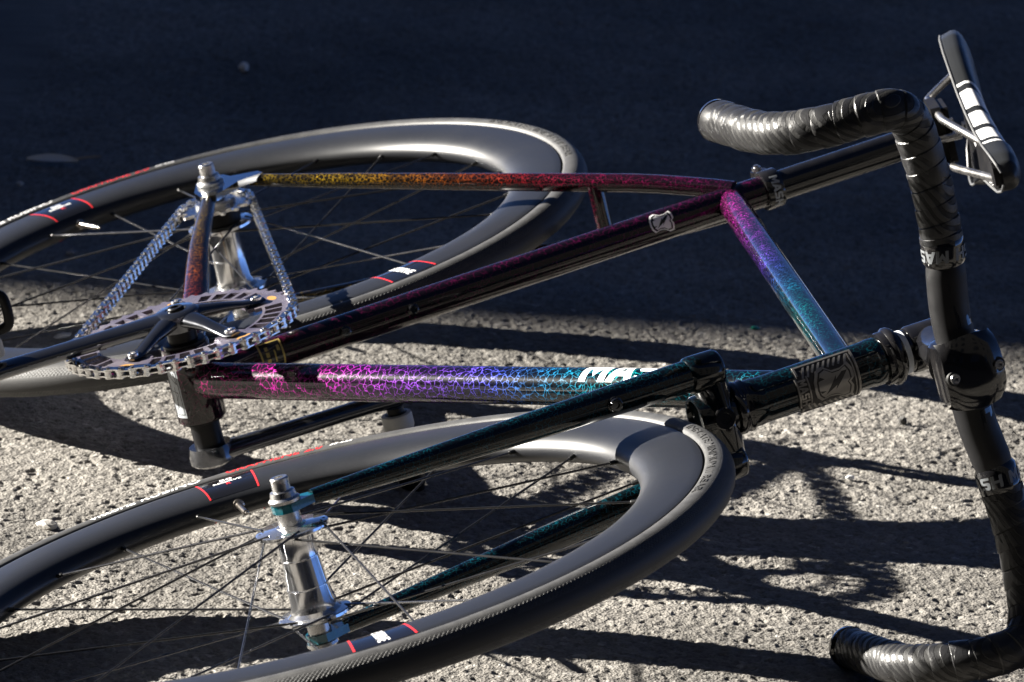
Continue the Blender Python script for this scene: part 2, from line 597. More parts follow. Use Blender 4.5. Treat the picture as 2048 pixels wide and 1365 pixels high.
def bend(v2, f, fn, h0, h1=None):
    """map a flat mesh through fn(u, v, h); with h1 it becomes a raised slab from h0 up to h1"""
    if h1 is None:
        return np.array([fn(u, v, h0) for u, v in v2]), f
    n = len(v2)
    v = [fn(u, w, h1) for u, w in v2] + [fn(u, w, h0) for u, w in v2]
    ed = {}
    for q in f:
        for i in range(len(q)):
            e = (q[i], q[(i + 1) % len(q)])
            ed[e] = 1
    sides = [(b, a, a + n, b + n) for a, b in ed if (b, a) not in ed]
    return np.array(v), list(f) + sides

def poly(pts):
    return np.array(pts, float), [tuple(range(len(pts)))]

def on_cyl(A, ax, r, zero):
    """u along the axis from A, v around (arc length) starting at direction zero"""
    ax = norm(ax)
    z0 = norm(zero - ax * (zero @ ax))
    y0 = np.cross(ax, z0)
    def fn(u, v, h):
        a = v / r
        return A + ax * u + (r + h) * (math.cos(a) * z0 + math.sin(a) * y0)
    return fn

def mat4(o, x, y, z, scale=0.001):
    mm = Matrix.Identity(4)
    for i in range(3):
        mm[i][0], mm[i][1], mm[i][2], mm[i][3] = x[i], y[i], z[i], o[i] * scale
    return mm

def tag(o, label=None, cat=None, group=None, kind=None):
    for k, v in (('label', label), ('category', cat), ('group', group), ('kind', kind)):
        if v:
            o[k] = v
    return o

# ------------------------------------------------------------------ ground
def worley(x, y, cell, seed):
    ix, iy = np.floor(x / cell).astype(np.int64), np.floor(y / cell).astype(np.int64)
    best = np.full(x.shape, 9.0)
    sec = np.full(x.shape, 9.0)
    rid = np.zeros(x.shape)
    for dx in (-1, 0, 1):
        for dy in (-1, 0, 1):
            cx, cy = ix + dx, iy + dy
            hsh = (cx * 73856093 ^ cy * 19349663 ^ seed * 83492791) & 0x7fffffff
            r1 = ((hsh * 1103515245 + 12345) & 0x7fffffff) / 2147483647.0
            r2 = ((hsh * 69069 + 362437) & 0x7fffffff) / 2147483647.0
            r3 = ((hsh * 22695477 + 7919) & 0x7fffffff) / 2147483647.0
            d = np.hypot(x / cell - cx - r1, y / cell - cy - r2)
            m_ = d < best
            sec = np.where(m_, best, np.minimum(sec, d))
            rid = np.where(m_, r3, rid)
            best = np.where(m_, d, best)
    return best, sec, rid

def vnoise(x, y, cell, seed):
    gx, gy = x / cell, y / cell
    ix, iy = np.floor(gx).astype(np.int64), np.floor(gy).astype(np.int64)
    fx, fy = gx - ix, gy - iy
    fx, fy = fx * fx * (3 - 2 * fx), fy * fy * (3 - 2 * fy)
    def h(a, b):
        k = (a * 73856093 ^ b * 19349663 ^ seed * 83492791) & 0x7fffffff
        return ((k * 1103515245 + 12345) & 0x7fffffff) / 2147483647.0
    return (h(ix, iy) * (1 - fx) + h(ix + 1, iy) * fx) * (1 - fy) + (h(ix, iy + 1) * (1 - fx) + h(ix + 1, iy + 1) * fx) * fy

def make_ground():
    xs = np.r_[-400, -120, -40, -15, -6, -3, -1.6, -1.0, -0.75, -0.62, np.arange(-0.56, 0.62, 0.0013), 0.68, 0.8, 1.0, 1.6, 3, 6, 15, 40, 120, 400]
    ys = np.r_[-400, -120, -40, -12, -4, 0, 2, 3, 3.6, 4.0, 4.3, np.arange(4.40, 5.82, 0.0019), np.arange(5.82, 7.62, 0.008), 7.7, 8, 9.5, 12, 20, 45, 120, 400]
    X, Y = np.meshgrid(xs, ys)
    warp = vnoise(X, Y, 0.013, 5) * 0.006 + vnoise(X, Y, 0.005, 15) * 0.003
    f1, s1, r1 = worley(X + warp, Y - warp, 0.0072, 1)
    f2, s2, r2 = worley(X - warp, Y + warp, 0.0040, 2)
    f3, s3, r3 = worley(X + warp, Y + warp, 0.0125, 6)
    pit = np.clip(1 - f3 / 0.34, 0, 1) ** 0.7 * (r3 < 0.24 + 0.5 * (vnoise(X, Y, 0.06, 12) - 0.5))
    big = vnoise(X, Y, 0.09, 3) + 0.5 * vnoise(X, Y, 0.035, 4)
    cov = vnoise(X, Y, 0.05, 8)
    keep = (r1 > 0.28 + 0.25 * (cov - 0.5))
    dome1 = np.sqrt(np.clip(1 - (f1 / 0.62) ** 2, 0, 1)) * keep * (0.55 + 0.6 * r1)
    dome2 = np.sqrt(np.clip(1 - (f2 / 0.66) ** 2, 0, 1)) * (0.4 + 0.6 * r2)
    fine = vnoise(X, Y, 0.0035, 9) - 0.5
    fine2 = vnoise(X, Y, 0.0024, 21) + vnoise(X * 0.8 + Y * 0.6, Y * 0.8 - X * 0.6, 0.0055, 22) * 1.6 - 1.3
    Z = 0.00055 * dome1 + 0.00042 * dome2 + 0.0005 * fine + 0.0007 * fine2 + 0.0024 * (big - 0.75) - 0.0024 - 0.0019 * pit
    fade = np.clip((0.62 - np.abs(X - 0.03)) / 0.06, 0, 1) * np.clip((Y - 4.35) / 0.05, 0, 1) * np.clip((7.62 - Y) / 0.1, 0, 1)
    Z = Z * fade - 0.003 * (1 - fade)
    ny, nx = X.shape
    v = np.c_[X.ravel(), Y.ravel(), Z.ravel()].astype(np.float32)
    idx = np.arange(nx * ny, dtype=np.int32).reshape(ny, nx)
    q = np.stack([idx[:-1, :-1], idx[:-1, 1:], idx[1:, 1:], idx[1:, :-1]], -1).reshape(-1, 4)
    me = bpy.data.meshes.new('ground')
    me.vertices.add(len(v))
    me.vertices.foreach_set('co', v.ravel())
    me.loops.add(q.size)
    me.loops.foreach_set('vertex_index', q.ravel())
    me.polygons.add(len(q))
    me.polygons.foreach_set('loop_start', np.arange(0, q.size, 4, dtype=np.int32))
    me.polygons.foreach_set('use_smooth', np.ones(len(q), dtype=bool))
    me.update(calc_edges=True)
    on1 = (dome1 > 0.05)
    stone = np.where(on1, r1, 0.75 * r2)
    binder = np.where(on1, 0.0, np.clip((f2 - 0.35) / 0.4, 0, 1))
    for nm, arr in (('stone', stone), ('binder', binder * fade + 0.3 * (1 - fade))):
        a = me.attributes.new(nm, 'FLOAT', 'POINT')
        a.data.foreach_set('value', arr.ravel().astype(np.float32))
    me.materials.append(MAT['asphalt'])
    o = put('ground', me)
    return tag(o, 'weathered grey asphalt, sunlit in front and shaded behind', kind='structure')
make_ground()

# unseen buildings, the latter two added to block light: the sun comes through the gap between the two on the left
def block(x0, x1, y0, y1, hgt, label, front, wall_c, nwin, storeys):
    """a plain building with cornice and glazed windows on the given faces"""
    wall_m = simple('wall_' + label[:12], wall_c, 0.85, grain=0.003, gscale=30)
    trim_m = simple('trim_' + label[:12], tuple(q * 0.6 for q in wall_c), 0.6)
    glass_m = simple('glass_' + label[:12], (0.012, 0.014, 0.016), 0.06, spec=0.6)
    ex, ey, ez = V(1, 0, 0), V(0, 1, 0), V(0, 0, 1)
    root = bpy.data.objects.new('building', None)
    C.objects.link(root)
    root.location = ((x0 + x1) / 2, (y0 + y1) / 2, 0)
    tag(root, label, 'building')
    W_, D_ = x1 - x0, y1 - y0
    v, f = box(V(0, 0, hgt / 2 - 0.2), ex, ey, ez, W_, D_, hgt - 0.4)
    mk('wall', v, f, wall_m, root, False, scale=1)
    v, f = box(V(0, 0, hgt - 0.2), ex, ey, ez, W_, D_, 0.4)
    mk('parapet', v, f, trim_m, root, False, scale=1)
    for fx, fy in front:
        L = D_ if fx else W_
        n = max(2, int(L / 4.2)) if nwin is None else nwin
        nrm = V(fx, fy, 0)
        tan = V(-fy, fx, 0)
        base = V(fx * W_ / 2, fy * D_ / 2, 0)
        for j in range(storeys):
            for i in range(n):
                c = base + tan * (L * ((i + 0.5) / n - 0.5)) + V(0, 0, 1.9 + 3.6 * j)
                v, f = box(c, tan, nrm, ez, 1.7, 0.12, 1.9)
                w = mk('window', v, f, trim_m, root, False, scale=1)
                v, f = box(c + nrm * 0.07, tan, nrm, ez, 1.45, 0.02, 1.65)
                mk('pane', v, f, glass_m, w, False, scale=1)
EDGE_Y, GAP_Y = 5.70, 3.92          # far and near limit of the sunlit strip on the ground below x = 0
DIST = 15.0
run = math.tan(-SUN_AZ)
back_y = EDGE_Y + DIST * math.sin(-SUN_AZ)
block(-36, -8.6, back_y, back_y + 8, DIST * math.tan(SUN_EL), 'low building whose roof edge shades the far asphalt', ((0, -1),), (0.06, 0.057, 0.055), None, 1)
block(-24, -13, -12, GAP_Y + 13 * run, 11, 'tall building on the left that shades the near asphalt', ((1, 0),), (0.05, 0.048, 0.046), None, 3)  # added occluder: darkens the foreground that the black parts reflect
block(-30, 34, -17, -7, 18, 'dark brick building across the street behind the photographer', ((0, 1),), (0.018, 0.017, 0.016), None, 4)  # added out of view to cut sky light and deepen the shade

# ------------------------------------------------------------------ bicycle: fitted geometry (mm, x forward, y up, z drive side)
BIKE_ROT = [[0.10371, 0.954293, -0.2803], [-0.994535, 0.096099, -0.040801], [-0.012, 0.283, 0.959045]]
BIKE_LOC = [-0.27094, 5.08775, 0.09823]
FA, RA = V(599.58, 64.40, 3.33), V(-388.59, 47.06, 0)
H0, H1, BC = V(446.39, 432.09, 0), V(415.15, 546.13, 0), V(505.10, 600.71, 6.65)
DTt, TTh, STt, TTs = V(436.24, 469.15, 0), V(422.95, 517.67, 0), V(-153.74, 524.86, 0), V(-144.68, 493.94, 0)
FZ, HT_AX, ST_AX = norm(V(-0.0633, -0.0173, 0.9978)), norm(V(-0.26425, 0.96445, 0)), norm(V(-0.2811, 0.9597, 0))
FFW, FUP = norm(V(0.96238, 0.26368, 0.06563)), norm(V(-0.26425, 0.96445, 0))
HFW = norm(V(0.96445, 0.26425, 0))
EX, EY, EZ = V(1, 0, 0), V(0, 1, 0), V(0, 0, 1)
OO = V(0, 0, 0)

bike = bpy.data.objects.new('bicycle', None)
C.objects.link(bike)
bm4 = Matrix(BIKE_ROT).to_4x4()
bm4.translation = BIKE_LOC
bike.matrix_world = bm4
tag(bike, 'black crackle-painted track bicycle lying on its side on the asphalt', 'bicycle')

def fk(a, b, c):          # fork frame from the lower head-tube end
    return H0 + FFW * a + FUP * b + FZ * c
def hb(a, b, c):          # handlebar frame from the clamp centre
    return BC + FFW * a + FUP * b + FZ * c
def sm(a, b, c):          # stem frame from the upper head-tube end
    return H1 + FFW * a + FUP * b + FZ * c

# ---- frame tubes
dt = B().add(*tube(np.linspace(OO + norm(DTt) * 12, DTt, 12), 15.75, 40)).build('down_tube', 'paint', bike)
stb = B().add(*tube(np.linspace(OO + ST_AX * 10, STt, 12), 14.1, 40)).build('seat_tube', 'paint_low', bike)
tt = B().add(*tube(np.linspace(TTs, TTh, 12), 12.9, 40)).build('top_tube', 'paint_top', bike)
htL = np.linalg.norm(H1 - H0)
hd = B().add(*lathe([(15, 0), (18.9, 0), (19.3, 1), (19.3, 9), (18.9, 11), (18.7, 14), (18.7, htL - 14), (18.9, htL - 11), (19.3, htL - 9), (19.3, htL - 1), (18.9, htL), (15, htL)], H0, HT_AX, 56)).build('head_tube', 'paint_mid', bike, sharp=50)
bb = B().add(*lathe([(17, -34), (20.6, -34), (21.2, -33), (21.2, 33), (20.6, 34), (17, 34)], OO, EZ, 56)).build('bottom_bracket_shell', 'paint_low', bike, sharp=50)

# bottom bracket cups
for s in (1, -1):
    B().add(*lathe([(13, s * 34.2), (19, s * 34.2), (18.6, s * 36.2), (16, s * 37), (13, s * 37)], OO, EZ, 40)).build('bearing_cup', 'black_satin', bike)

# seat stays, bridge, chain stays, rear dropouts
for s in (1, -1):
    p0, p1, p2, p3 = V(-392, 84, 60 * s), V(-196, 414.5, 24.5 * s), V(-172, 455, 18 * s), V(-146, 499, 9 * s)
    path = np.vstack([np.linspace(p0, p1, 16)[:-1], catmull([p1, V(-184, 435, 21.5 * s), p2, V(-157, 481, 13 * s), p3], 5)])
    rr = np.interp(np.arange(len(path)), [0, 4, 12, len(path)], [5.6, 7.2, 8.4, 8.4])
    B().add(*tube(path, rr, 24)).build('seat_stay', 'paint_stay', bike)
    # chain stay: round at the shell, ovalised beside the tyre, tapering to the dropout
    q = catmull([V(-14, 2, 17 * s), V(-80, 9, 25 * s), V(-150, 17, 36 * s), V(-250, 28, 51 * s), V(-350, 42, 60 * s)], 8)
    rr = np.interp(np.arange(len(q)), [0, 8, 18, len(q) - 1], [11.5, 13.0, 11.5, 7.0])
    fl = np.interp(np.arange(len(q)), [0, 8, 18, len(q) - 1], [1.0, 0.62, 0.72, 0.85])
    B().add(*tube(q, rr, 28, nrm=EY, flat=fl)).build('chain_stay', 'paint_mid', bike)
    # track end plate with a slot
    out = [(-346, 50), (-352, 36), (-372, 31), (-402, 34), (-416, 40), (-417, 45), (-396, 44), (-384, 41), (-377, 46), (-382, 53), (-396, 54), (-416, 55), (-414, 60), (-402, 66), (-396, 92), (-386, 96), (-376, 72)]
    n = len(out)
    v = [V(x, y, s * 60) for x, y in out] + [V(x, y, s * 66) for x, y in out]
    f = [tuple(range(n))[::-1], tuple(range(n, 2 * n))] + [(i, (i + 1) % n, n + (i + 1) % n, n + i) for i in range(n)]
    mk('dropout', v, f, 'chrome', bike, False)
B().add(*tube(np.linspace(V(-212, 383, 26), V(-212, 383, -26), 6), 7.2, 24)).build('stay_bridge', 'paint_low', bike)

# seat collar with bolt and print, seat post
col_a, col_b = STt - ST_AX * 2, STt + ST_AX * 14
cb = B().add(*lathe([(14, -2), (17.2, -2), (17.8, -1), (17.8, 13), (17.2, 14), (13, 14)], STt, ST_AX, 48))
ear = STt + ST_AX * 6 - V(0.96, 0.281, 0) * 0 + EZ * 17.5
perp = norm(np.cross(ST_AX, EZ))
cb.add(*box(STt + ST_AX * 6 - HFW * 19 + EZ * 6, ST_AX, perp, EZ, 14, 10, 16, 2))
collar = cb.build('seat_collar', 'black_gloss', bike, sharp=40)
bolt0 = STt + ST_AX * 4 - HFW * 17 + EZ * 15
B().add(*lathe([(0, 5), (2.2, 5), (2.4, 3.2), (4.4, 3.2), (4.4, 0), (0, 0)], bolt0, EZ, 20)).build('bolt', 'steel_bolt', collar, sharp=30)
SAD = ST_AX * 728
post = B().add(*tube(np.linspace(STt - ST_AX * 20, ST_AX * 712, 8), 13.6, 40)).build('seat_post', 'black_gloss', bike)

# water-bottle bosses on the seat tube
VIEW = norm(V(5071, 160, 1455) - V(-100, 300, 0))
for L in (138, 202):
    P = ST_AX * L
    d = norm(VIEW - ST_AX * (VIEW @ ST_AX) - EZ * 0.12)
    B().add(*lathe([(5.2, 13.5), (5.2, 15.2), (4.4, 15.6), (4.2, 17.2), (3.4, 17.8), (2.0, 17.8), (1.9, 16.6), (0, 16.6)], P, d, 20)).build('bottle_boss', 'black_gloss', stb, sharp=30)

# ---- decals on the frame
def wrap_text(name, body, A, ax, r, zero, width, height, mat, parent, bold=0.0, shear=0.0, h=0.12, u0=0, v0=0, rot=False, dv=1.2, du=6, raised=None, flip=1):
    v2, f = mash(shear) if body == 'MASH' else flat_text(body, 1.0, bold, shear)
    if rot:
        v2, f = sliced(v2, f, dv, du, width, height)
        v2 = np.c_[v2[:, 1], v2[:, 0]]
    else:
        v2, f = sliced(v2, f, du, dv, width, height)
    if not rot:
        v2 = v2 * np.array([1, flip])
    v2 = v2 + np.array([u0, v0])
    fn = on_cyl(A, ax, r, zero)
    vv, ff = bend(v2, f, fn, h, raised)
    return mk(name, vv, ff, mat, parent, True, 30)

# MASH on the drive side of the down tube; v grows from +z through the upper/back side
dt_ax = norm(DTt)
wrap_text('lettering', 'MASH', OO, dt_ax, 15.75, EZ, 110, 29, 'white_print', dt, bold=0.035, shear=0.12, u0=492, v0=0, flip=-1)

# MASH on the seat collar, reading downwards on the visible face
wrap_text('lettering', 'MASH', STt, ST_AX, 17.8, norm(HFW + EZ * 0.05), 31, 7.5, 'grey_print', collar, bold=0.03, shear=0.1, u0=7, v0=0, rot=True, raised=None)

SHIELD = [(-1.0, 0.10), (-0.96, -0.32), (-0.72, -0.80), (-0.38, -0.92), (0.02, -0.62), (0.45, -0.62), (0.86, -0.78), (1.0, -0.45), (1.0, -0.05), (0.80, 0.10), (0.92, 0.36), (0.84, 0.88), (0.48, 0.92), (0.10, 0.62), (-0.30, 0.56), (-0.70, 0.66), (-0.92, 0.42)]
BOLT = [(-0.70, 0.52), (0.12, 0.10), (0.02, 0.34), (0.92, -0.55), (0.58, -0.55), (0.12, -0.22), (0.18, -0.46), (-0.62, 0.48)]
CRACK1 = [(-0.98, 0.16), (-0.58, 0.26), (-0.84, 0.34)]
CRACK2 = [(-0.96, -0.36), (-0.52, -0.42), (-0.78, -0.58)]

def shield_decal(A, ax, r, zero, u0, v0, su, sv, parent):
    fn = on_cyl(A, ax, r, zero)
    def lay(name, pts, k, h, mat):
        v2, f = poly([(x * su * k + u0, y * sv * k + v0) for x, y in pts])
        v2, f = sliced(v2, f, 4, 1.5)
        vv, ff = bend(v2, f, fn, h)
        return mk(name, vv, ff, mat, parent, True, None)
    lay('shield_decal', SHIELD, 1.0, 0.10, 'white_print')
    lay('shield_decal', SHIELD, 0.86, 0.16, 'black_print')
    lay('shield_decal', SHIELD, 0.72, 0.22, 'white_print')
    for q in (BOLT, CRACK1, CRACK2):
        lay('shield_decal', q, 0.78, 0.28, 'black_print')
stv = norm(VIEW - ST_AX * (VIEW @ ST_AX))
shield_decal(OO, ST_AX, 14.1, stv, 443, -2.2, 11.5, 11.5, stb)

# gold-bordered tubing sticker low on the seat tube
fn = on_cyl(OO, ST_AX, 14.1, stv)
for k, (w, h, hh, mt_) in enumerate(((22, 26, 0.1, 'gold_print'), (18.5, 22.5, 0.16, 'black_print'))):
    v2, f = sliced(*poly([(-w / 2, -h / 2), (w / 2, -h / 2), (w / 2 * 0.96, h / 2), (-w / 2 * 0.96, h / 2)]), 6, 1.5)
    vv, ff = bend(v2 + np.array([70, 0]), f, fn, hh)
    mk('tubing_sticker', vv, ff, mt_, stb, True, None)
for (u, v_, w, h) in ((66, 5.5, 3.2, 3.5), (66, 0, 3.2, 4.2), (66, -5.5, 3.2, 3.5), (72.5, 2.5, 1.4, 11), (76.5, -4, 2.8, 5)):
    v2, f = sliced(*poly([(u - w / 2, v_ - h / 2), (u + w / 2, v_ - h / 2), (u + w / 2, v_ + h / 2), (u - w / 2, v_ + h / 2)]), None, 1.2)
    vv, ff = bend(v2, f, fn, 0.22)
    mk('sticker_mark', vv, ff, 'gold_print', stb, True, None)

# silver plate on the bottom bracket shell with line drawing
bbv = norm(VIEW - EZ * (VIEW @ EZ))
zero_bb = norm(math.cos(math.radians(-52)) * bbv + math.sin(math.radians(-52)) * np.cross(EZ, bbv))
fn = on_cyl(OO, EZ, 21.2, zero_bb)
v2, f = sliced(*poly([(-27, -6.5), (27, -6.5), (27, 6.5), (-27, 6.5)]), None, 1.2)
vv, ff = bend(v2, f, fn, 0.12)
mk('shell_plate', vv, ff, 'grey_print', bb, True, None)
def line2(u0, v0, u1, v1, w=0.7):
    d = norm(V(u1 - u0, v1 - v0, 0))
    nx, ny = -d[1] * w / 2, d[0] * w / 2
    return [(u0 + nx, v0 + ny), (u0 - nx, v0 - ny), (u1 - nx, v1 - ny), (u1 + nx, v1 + ny)]
for q in (line2(-24, -5, 24, -5, 0.6), line2(-24, 5, 24, 5, 0.6), line2(-24, -5, -24, 5, 0.6), line2(12, -4, 4, 4), line2(4, 4, 14, 2), line2(-18, 0, 2, 0), line2(-20, -3, -4, 3), line2(-4, 3, -2, -4), line2(22, -4, 16, 0), line2(16, 0, 22, 3), line2(22, 3, 15, 4)):
    v2, f = sliced(*poly(q), None, 1.2)
    vv, ff = bend(v2, f, fn, 0.2)
    mk('plate_mark', vv, ff, 'black_print', bb, True, None)

# head badge: pewter plate with a shield, a bolt, rays and MASH
hz = norm(HFW)
def badge():
    fnb = on_cyl(H0, HT_AX, 18.75, hz)      # v grows towards HT_AX x HFW
    u_lo, u_hi, hv = 38, 92, 23
    def slab(name, pts, h0, h1, mat, par):
        v2, f = sliced(*poly(pts), 8, 1.6)
        vv, ff = bend(v2, f, fnb, h0, h1)
        return mk(name, vv, ff, mat, par, True, 30)
    s = -1 if np.cross(HT_AX, hz)[2] > 0 else 1        # so that +1 means towards +z
    s = 1
    plate = slab('head_badge', [(u_lo, -hv * 0.55), (u_lo + 3, -hv * 0.55), (u_lo + 3, -hv), (u_hi, -hv), (u_hi, hv), (u_lo + 3, hv), (u_lo + 3, hv * 0.55), (u_lo, hv * 0.55)], -0.2, 0.9, 'pewter_dark', hd)
    rim = [(u_lo + 3, -hv), (u_hi, -hv), (u_hi, hv), (u_lo + 3, hv)]
    for q in (line2(u_lo + 3, -hv + 1, u_hi, -hv + 1, 1.8), line2(u_lo + 3, hv - 1, u_hi, hv - 1, 1.8), line2(u_hi - 1, -hv + 1.9, u_hi - 1, hv - 1.9, 1.8),
              line2(u_hi - 4, -hv + 3, u_hi - 4, hv - 3, 0.9), line2(u_lo + 1, -hv * .53, u_lo + 1, hv * .53, 1.4), line2(u_lo + 10.5, -hv * .53, u_lo + 10.5, hv * .53, 1.2),
              line2(u_lo + 3.8, hv * .6, u_lo + 3.8, hv - 1.9, 1.6), line2(u_lo + 3.8, -hv * .6, u_lo + 3.8, -hv + 1.9, 1.6)):
        slab('badge_border', q, 0.9, 1.7, 'pewter', hd)
    for i in range(9):          # slanted rays around the shield
        u = u_lo + 12 + i * 4.6
        for sg in (1, -1):
            q = line2(u, sg * (hv - 2.4), u - 4.5, sg * (hv - (9.5 if 1 < i < 8 else 12)), 1.7)
            slab('badge_ray', q if sg > 0 else q[::-1], 0.9, 1.35, 'pewter', hd)
    cu, su, sv = u_lo + 31.5, 17.5, 16.5
    slab('badge_shield', [(cu + x * su, y * sv) for x, y in SHIELD], 0.9, 1.8, 'pewter', hd)
    slab('badge_shield', [(cu + x * su * .86, y * sv * .86) for x, y in SHIELD], 1.8, 1.86, 'pewter_dark', hd)
    slab('badge_shield', [(cu + x * su * .78, y * sv * .78) for x, y in SHIELD], 1.8, 2.1, 'pewter', hd)
    for q in (BOLT, CRACK1, CRACK2):
        slab('badge_bolt', [(cu + x * su * .8, y * sv * .8) for x, y in q], 2.1, 2.16, 'pewter_dark', hd)
    v2, f = mash()
    v2, f = sliced(v2, f, 1.6, 4, 21, 7.0)
    v2 = np.c_[v2[:, 1] + u_lo + 5.7, v2[:, 0] * s]
    vv, ff = bend(v2, f if s > 0 else [q[::-1] for q in f], fnb, 0.9, 1.6)
    mk('lettering', vv, ff, 'pewter', hd, True, 30)
badge()

# ---- headset, fork
B().add(*lathe([(15, -12), (20.6, -12), (21.6, -10.5), (21.6, -7), (20.6, -5.5), (20.6, -3), (21.4, -1.6), (21.4, -0.3), (15, -0.3)], H0, HT_AX, 48)).build('headset_cup', 'black_gloss', bike, sharp=40)
B().add(*lathe([(15, 0.3), (21.2, 0.3), (21.8, 1.6), (21.8, 6), (23.6, 8), (23.8, 11), (22, 14), (17.5, 15.5), (14, 15.5)], H1, HT_AX, 48)).build('headset_cup', 'black_gloss', bike, sharp=40)
sp = B().add(*lathe([(14, 15.8), (17.4, 15.8), (17.6, 16.4), (17.6, 24.4), (17.4, 25), (14, 25)], H1, HT_AX, 40)).build('headset_spacer', 'black_gloss', bike, sharp=40)
hatch = simple('hatch_ring', (0.55, 0.58, 0.62), 0.4)
B().add(*lathe([(17.7, 17.2), (17.85, 17.3), (17.85, 21.6), (17.7, 21.7)], H1, HT_AX, 40)).build('printed_ring', hatch, sp, sharp=40)

cr = B()
cr.add(*tube([fk(1, -25, -41), fk(2, -25, -34), fk(3, -25, -18), fk(3, -25, 0), fk(3, -25, 18), fk(2, -25, 34), fk(1, -25, 41)], [13, 13.5, 14.5, 15.5, 14.5, 13.5, 13], 28, nrm=FUP, flat=1.1))
cr.add(*lathe([(13.2, -12.3), (18.8, -12.3), (19.8, -14), (19.8, -42), (19.0, -43.5), (16.6, -43.5), (15.8, -42), (15.4, -34)], fk(-1, 0, 0), FUP, 40, closed=True))
crown = cr.build('fork_crown', 'paint_low', bike, sharp=40)
B().add(*lathe([(0, -30), (15.6, -30), (15.6, -26)], fk(-1, 0, 0), FUP, 28)).build('steerer_plug', 'dark_hole', crown)
B().add(*lathe([(9.2, 17.5), (9.2, 20.5), (8.2, 21.3), (5, 21.3), (4.6, 20.2), (0, 20.2)], fk(0, -26, 0), FFW, 28)).build('crown_bolt', 'black_gloss', crown, sharp=30)
for s in (1, -1):
    top, bot = fk(5, -18, 38 * s), fk(50.7 - 4, -395.1 + 22, 52.5 * s)
    pth = np.linspace(top, bot, 18)
    rr = np.interp(np.linspace(0, 1, 18), [0, 0.15, 0.5, 0.85, 1], [13.2, 12.9, 11.2, 8.0, 6.2])
    leg = B().add(*tube(pth, rr, 32)).build('fork_leg', 'paint_fork', bike)
    d = norm(bot - top)
    B().add(*lathe([(0, -2.5), (11, -2.5), (14, -1.2), (15.2, 1.5), (15.2, 22), (14.6, 26), (13.1, 27.5)], top, d, 36)).build('leg_lug', 'paint_low', leg, sharp=50)
    # bolt boss half way down each leg
    P = top + d * 98
    vw = norm(VIEW - d * (VIEW @ d) - EZ * 0.25)
    B().add(*lathe([(6.4, 9.5), (6.4, 13.0), (5.6, 13.6), (5.3, 15.4), (4.6, 16.0), (2.6, 16.0), (2.5, 14.6), (0, 14.6)], P, vw, 24)).build('boss_bolt', 'black_gloss', leg, sharp=30)
    # dropout plate
    ex = norm(d - FZ * (d @ FZ))
    ey = np.cross(FZ, ex)
    cen = FA + FZ * (53 * s)
    pts = [(-22, -5.5), (-12, -9), (-3, -11.5), (6, -10), (10.5, -4.5), (11, 3), (7.5, 9.5), (0, 11.8), (-8, 10), (-16, 7), (-22, 5.5)]
    n = len(pts)
    v = [cen + ex * x + ey * y - FZ * 3.4 for x, y in pts] + [cen + ex * x + ey * y + FZ * 3.4 for x, y in pts]
    f = [tuple(range(n))[::-1], tuple(range(n, 2 * n))] + [(i, (i + 1) % n, n + (i + 1) % n, n + i) for i in range(n)]
    mk('dropout', v, f, 'teal', leg, False)

# ---- wheels
def tyre_profile():
    half = [(316.0, 8.6), (318.7, 9.2), (319.3, 12.7), (322.0, 13.9), (326.0, 14.5), (329.5, 14.2), (333.0, 12.6), (336.0, 9.9), (338.3, 6.4), (339.4, 3.2), (339.8, 0)]
    return half + [(r, -z) for r, z in half[-2::-1]]
RIMP = [(317.0, 9.0), (317.2, 12.5), (315.8, 13.1), (310, 13.7), (300, 14.1), (291, 14.0), (283, 13.2), (276.5, 11.6), (271.5, 9.0), (268, 5.8), (266.2, 2.8), (265.7, 0)]
def rim_z(R):
    a = np.array(RIMP[::-1])
    return float(np.interp(R, a[:, 0], a[:, 1]))
TP = tyre_profile()
def tyre_z(R):
    a = np.array(TP[2:6])
    b = np.array(TP[5:11])
    return float(np.interp(R, a[:, 0], a[:, 1])) if R <= 329.5 else float(np.interp(R, b[:, 0], b[:, 1]))

def ring_sweep(prof, segs):
    pr = np.array(prof)
    th = np.linspace(0, 2 * np.pi, segs + 1)
    v = np.stack([pr[None, :, 0] * np.cos(th)[:, None], pr[None, :, 0] * np.sin(th)[:, None], np.broadcast_to(pr[None, :, 1], (segs + 1, len(pr)))], -1).reshape(-1, 3)
    k = len(pr)
    f = [(i * k + j, i * k + j + 1, (i + 1) * k + j + 1, (i + 1) * k + j) for i in range(segs) for j in range(k - 1)]
    arc = np.r_[0, np.cumsum(np.hypot(*np.diff(pr, axis=0).T))]
    arc -= arc[-1] / 2
    uv = np.stack([np.broadcast_to((th * 330)[:, None], (segs + 1, k)), np.broadcast_to(arc[None, :], (segs + 1, k))], -1).reshape(-1, 2)
    return v, f, uv

SHARED = {}
def shared(key, fn):
    if key not in SHARED:
        o = fn()
        SHARED[key] = o.data
        return o
    return None

def ring_map(zf, off):
    """u = clockwise arc in degrees seen from the drive side, v = radius"""
    def fn(u, v, h):
        a = -math.radians(u)
        return V(v * math.cos(a), v * math.sin(a), zf(v) + off + h)
    return fn

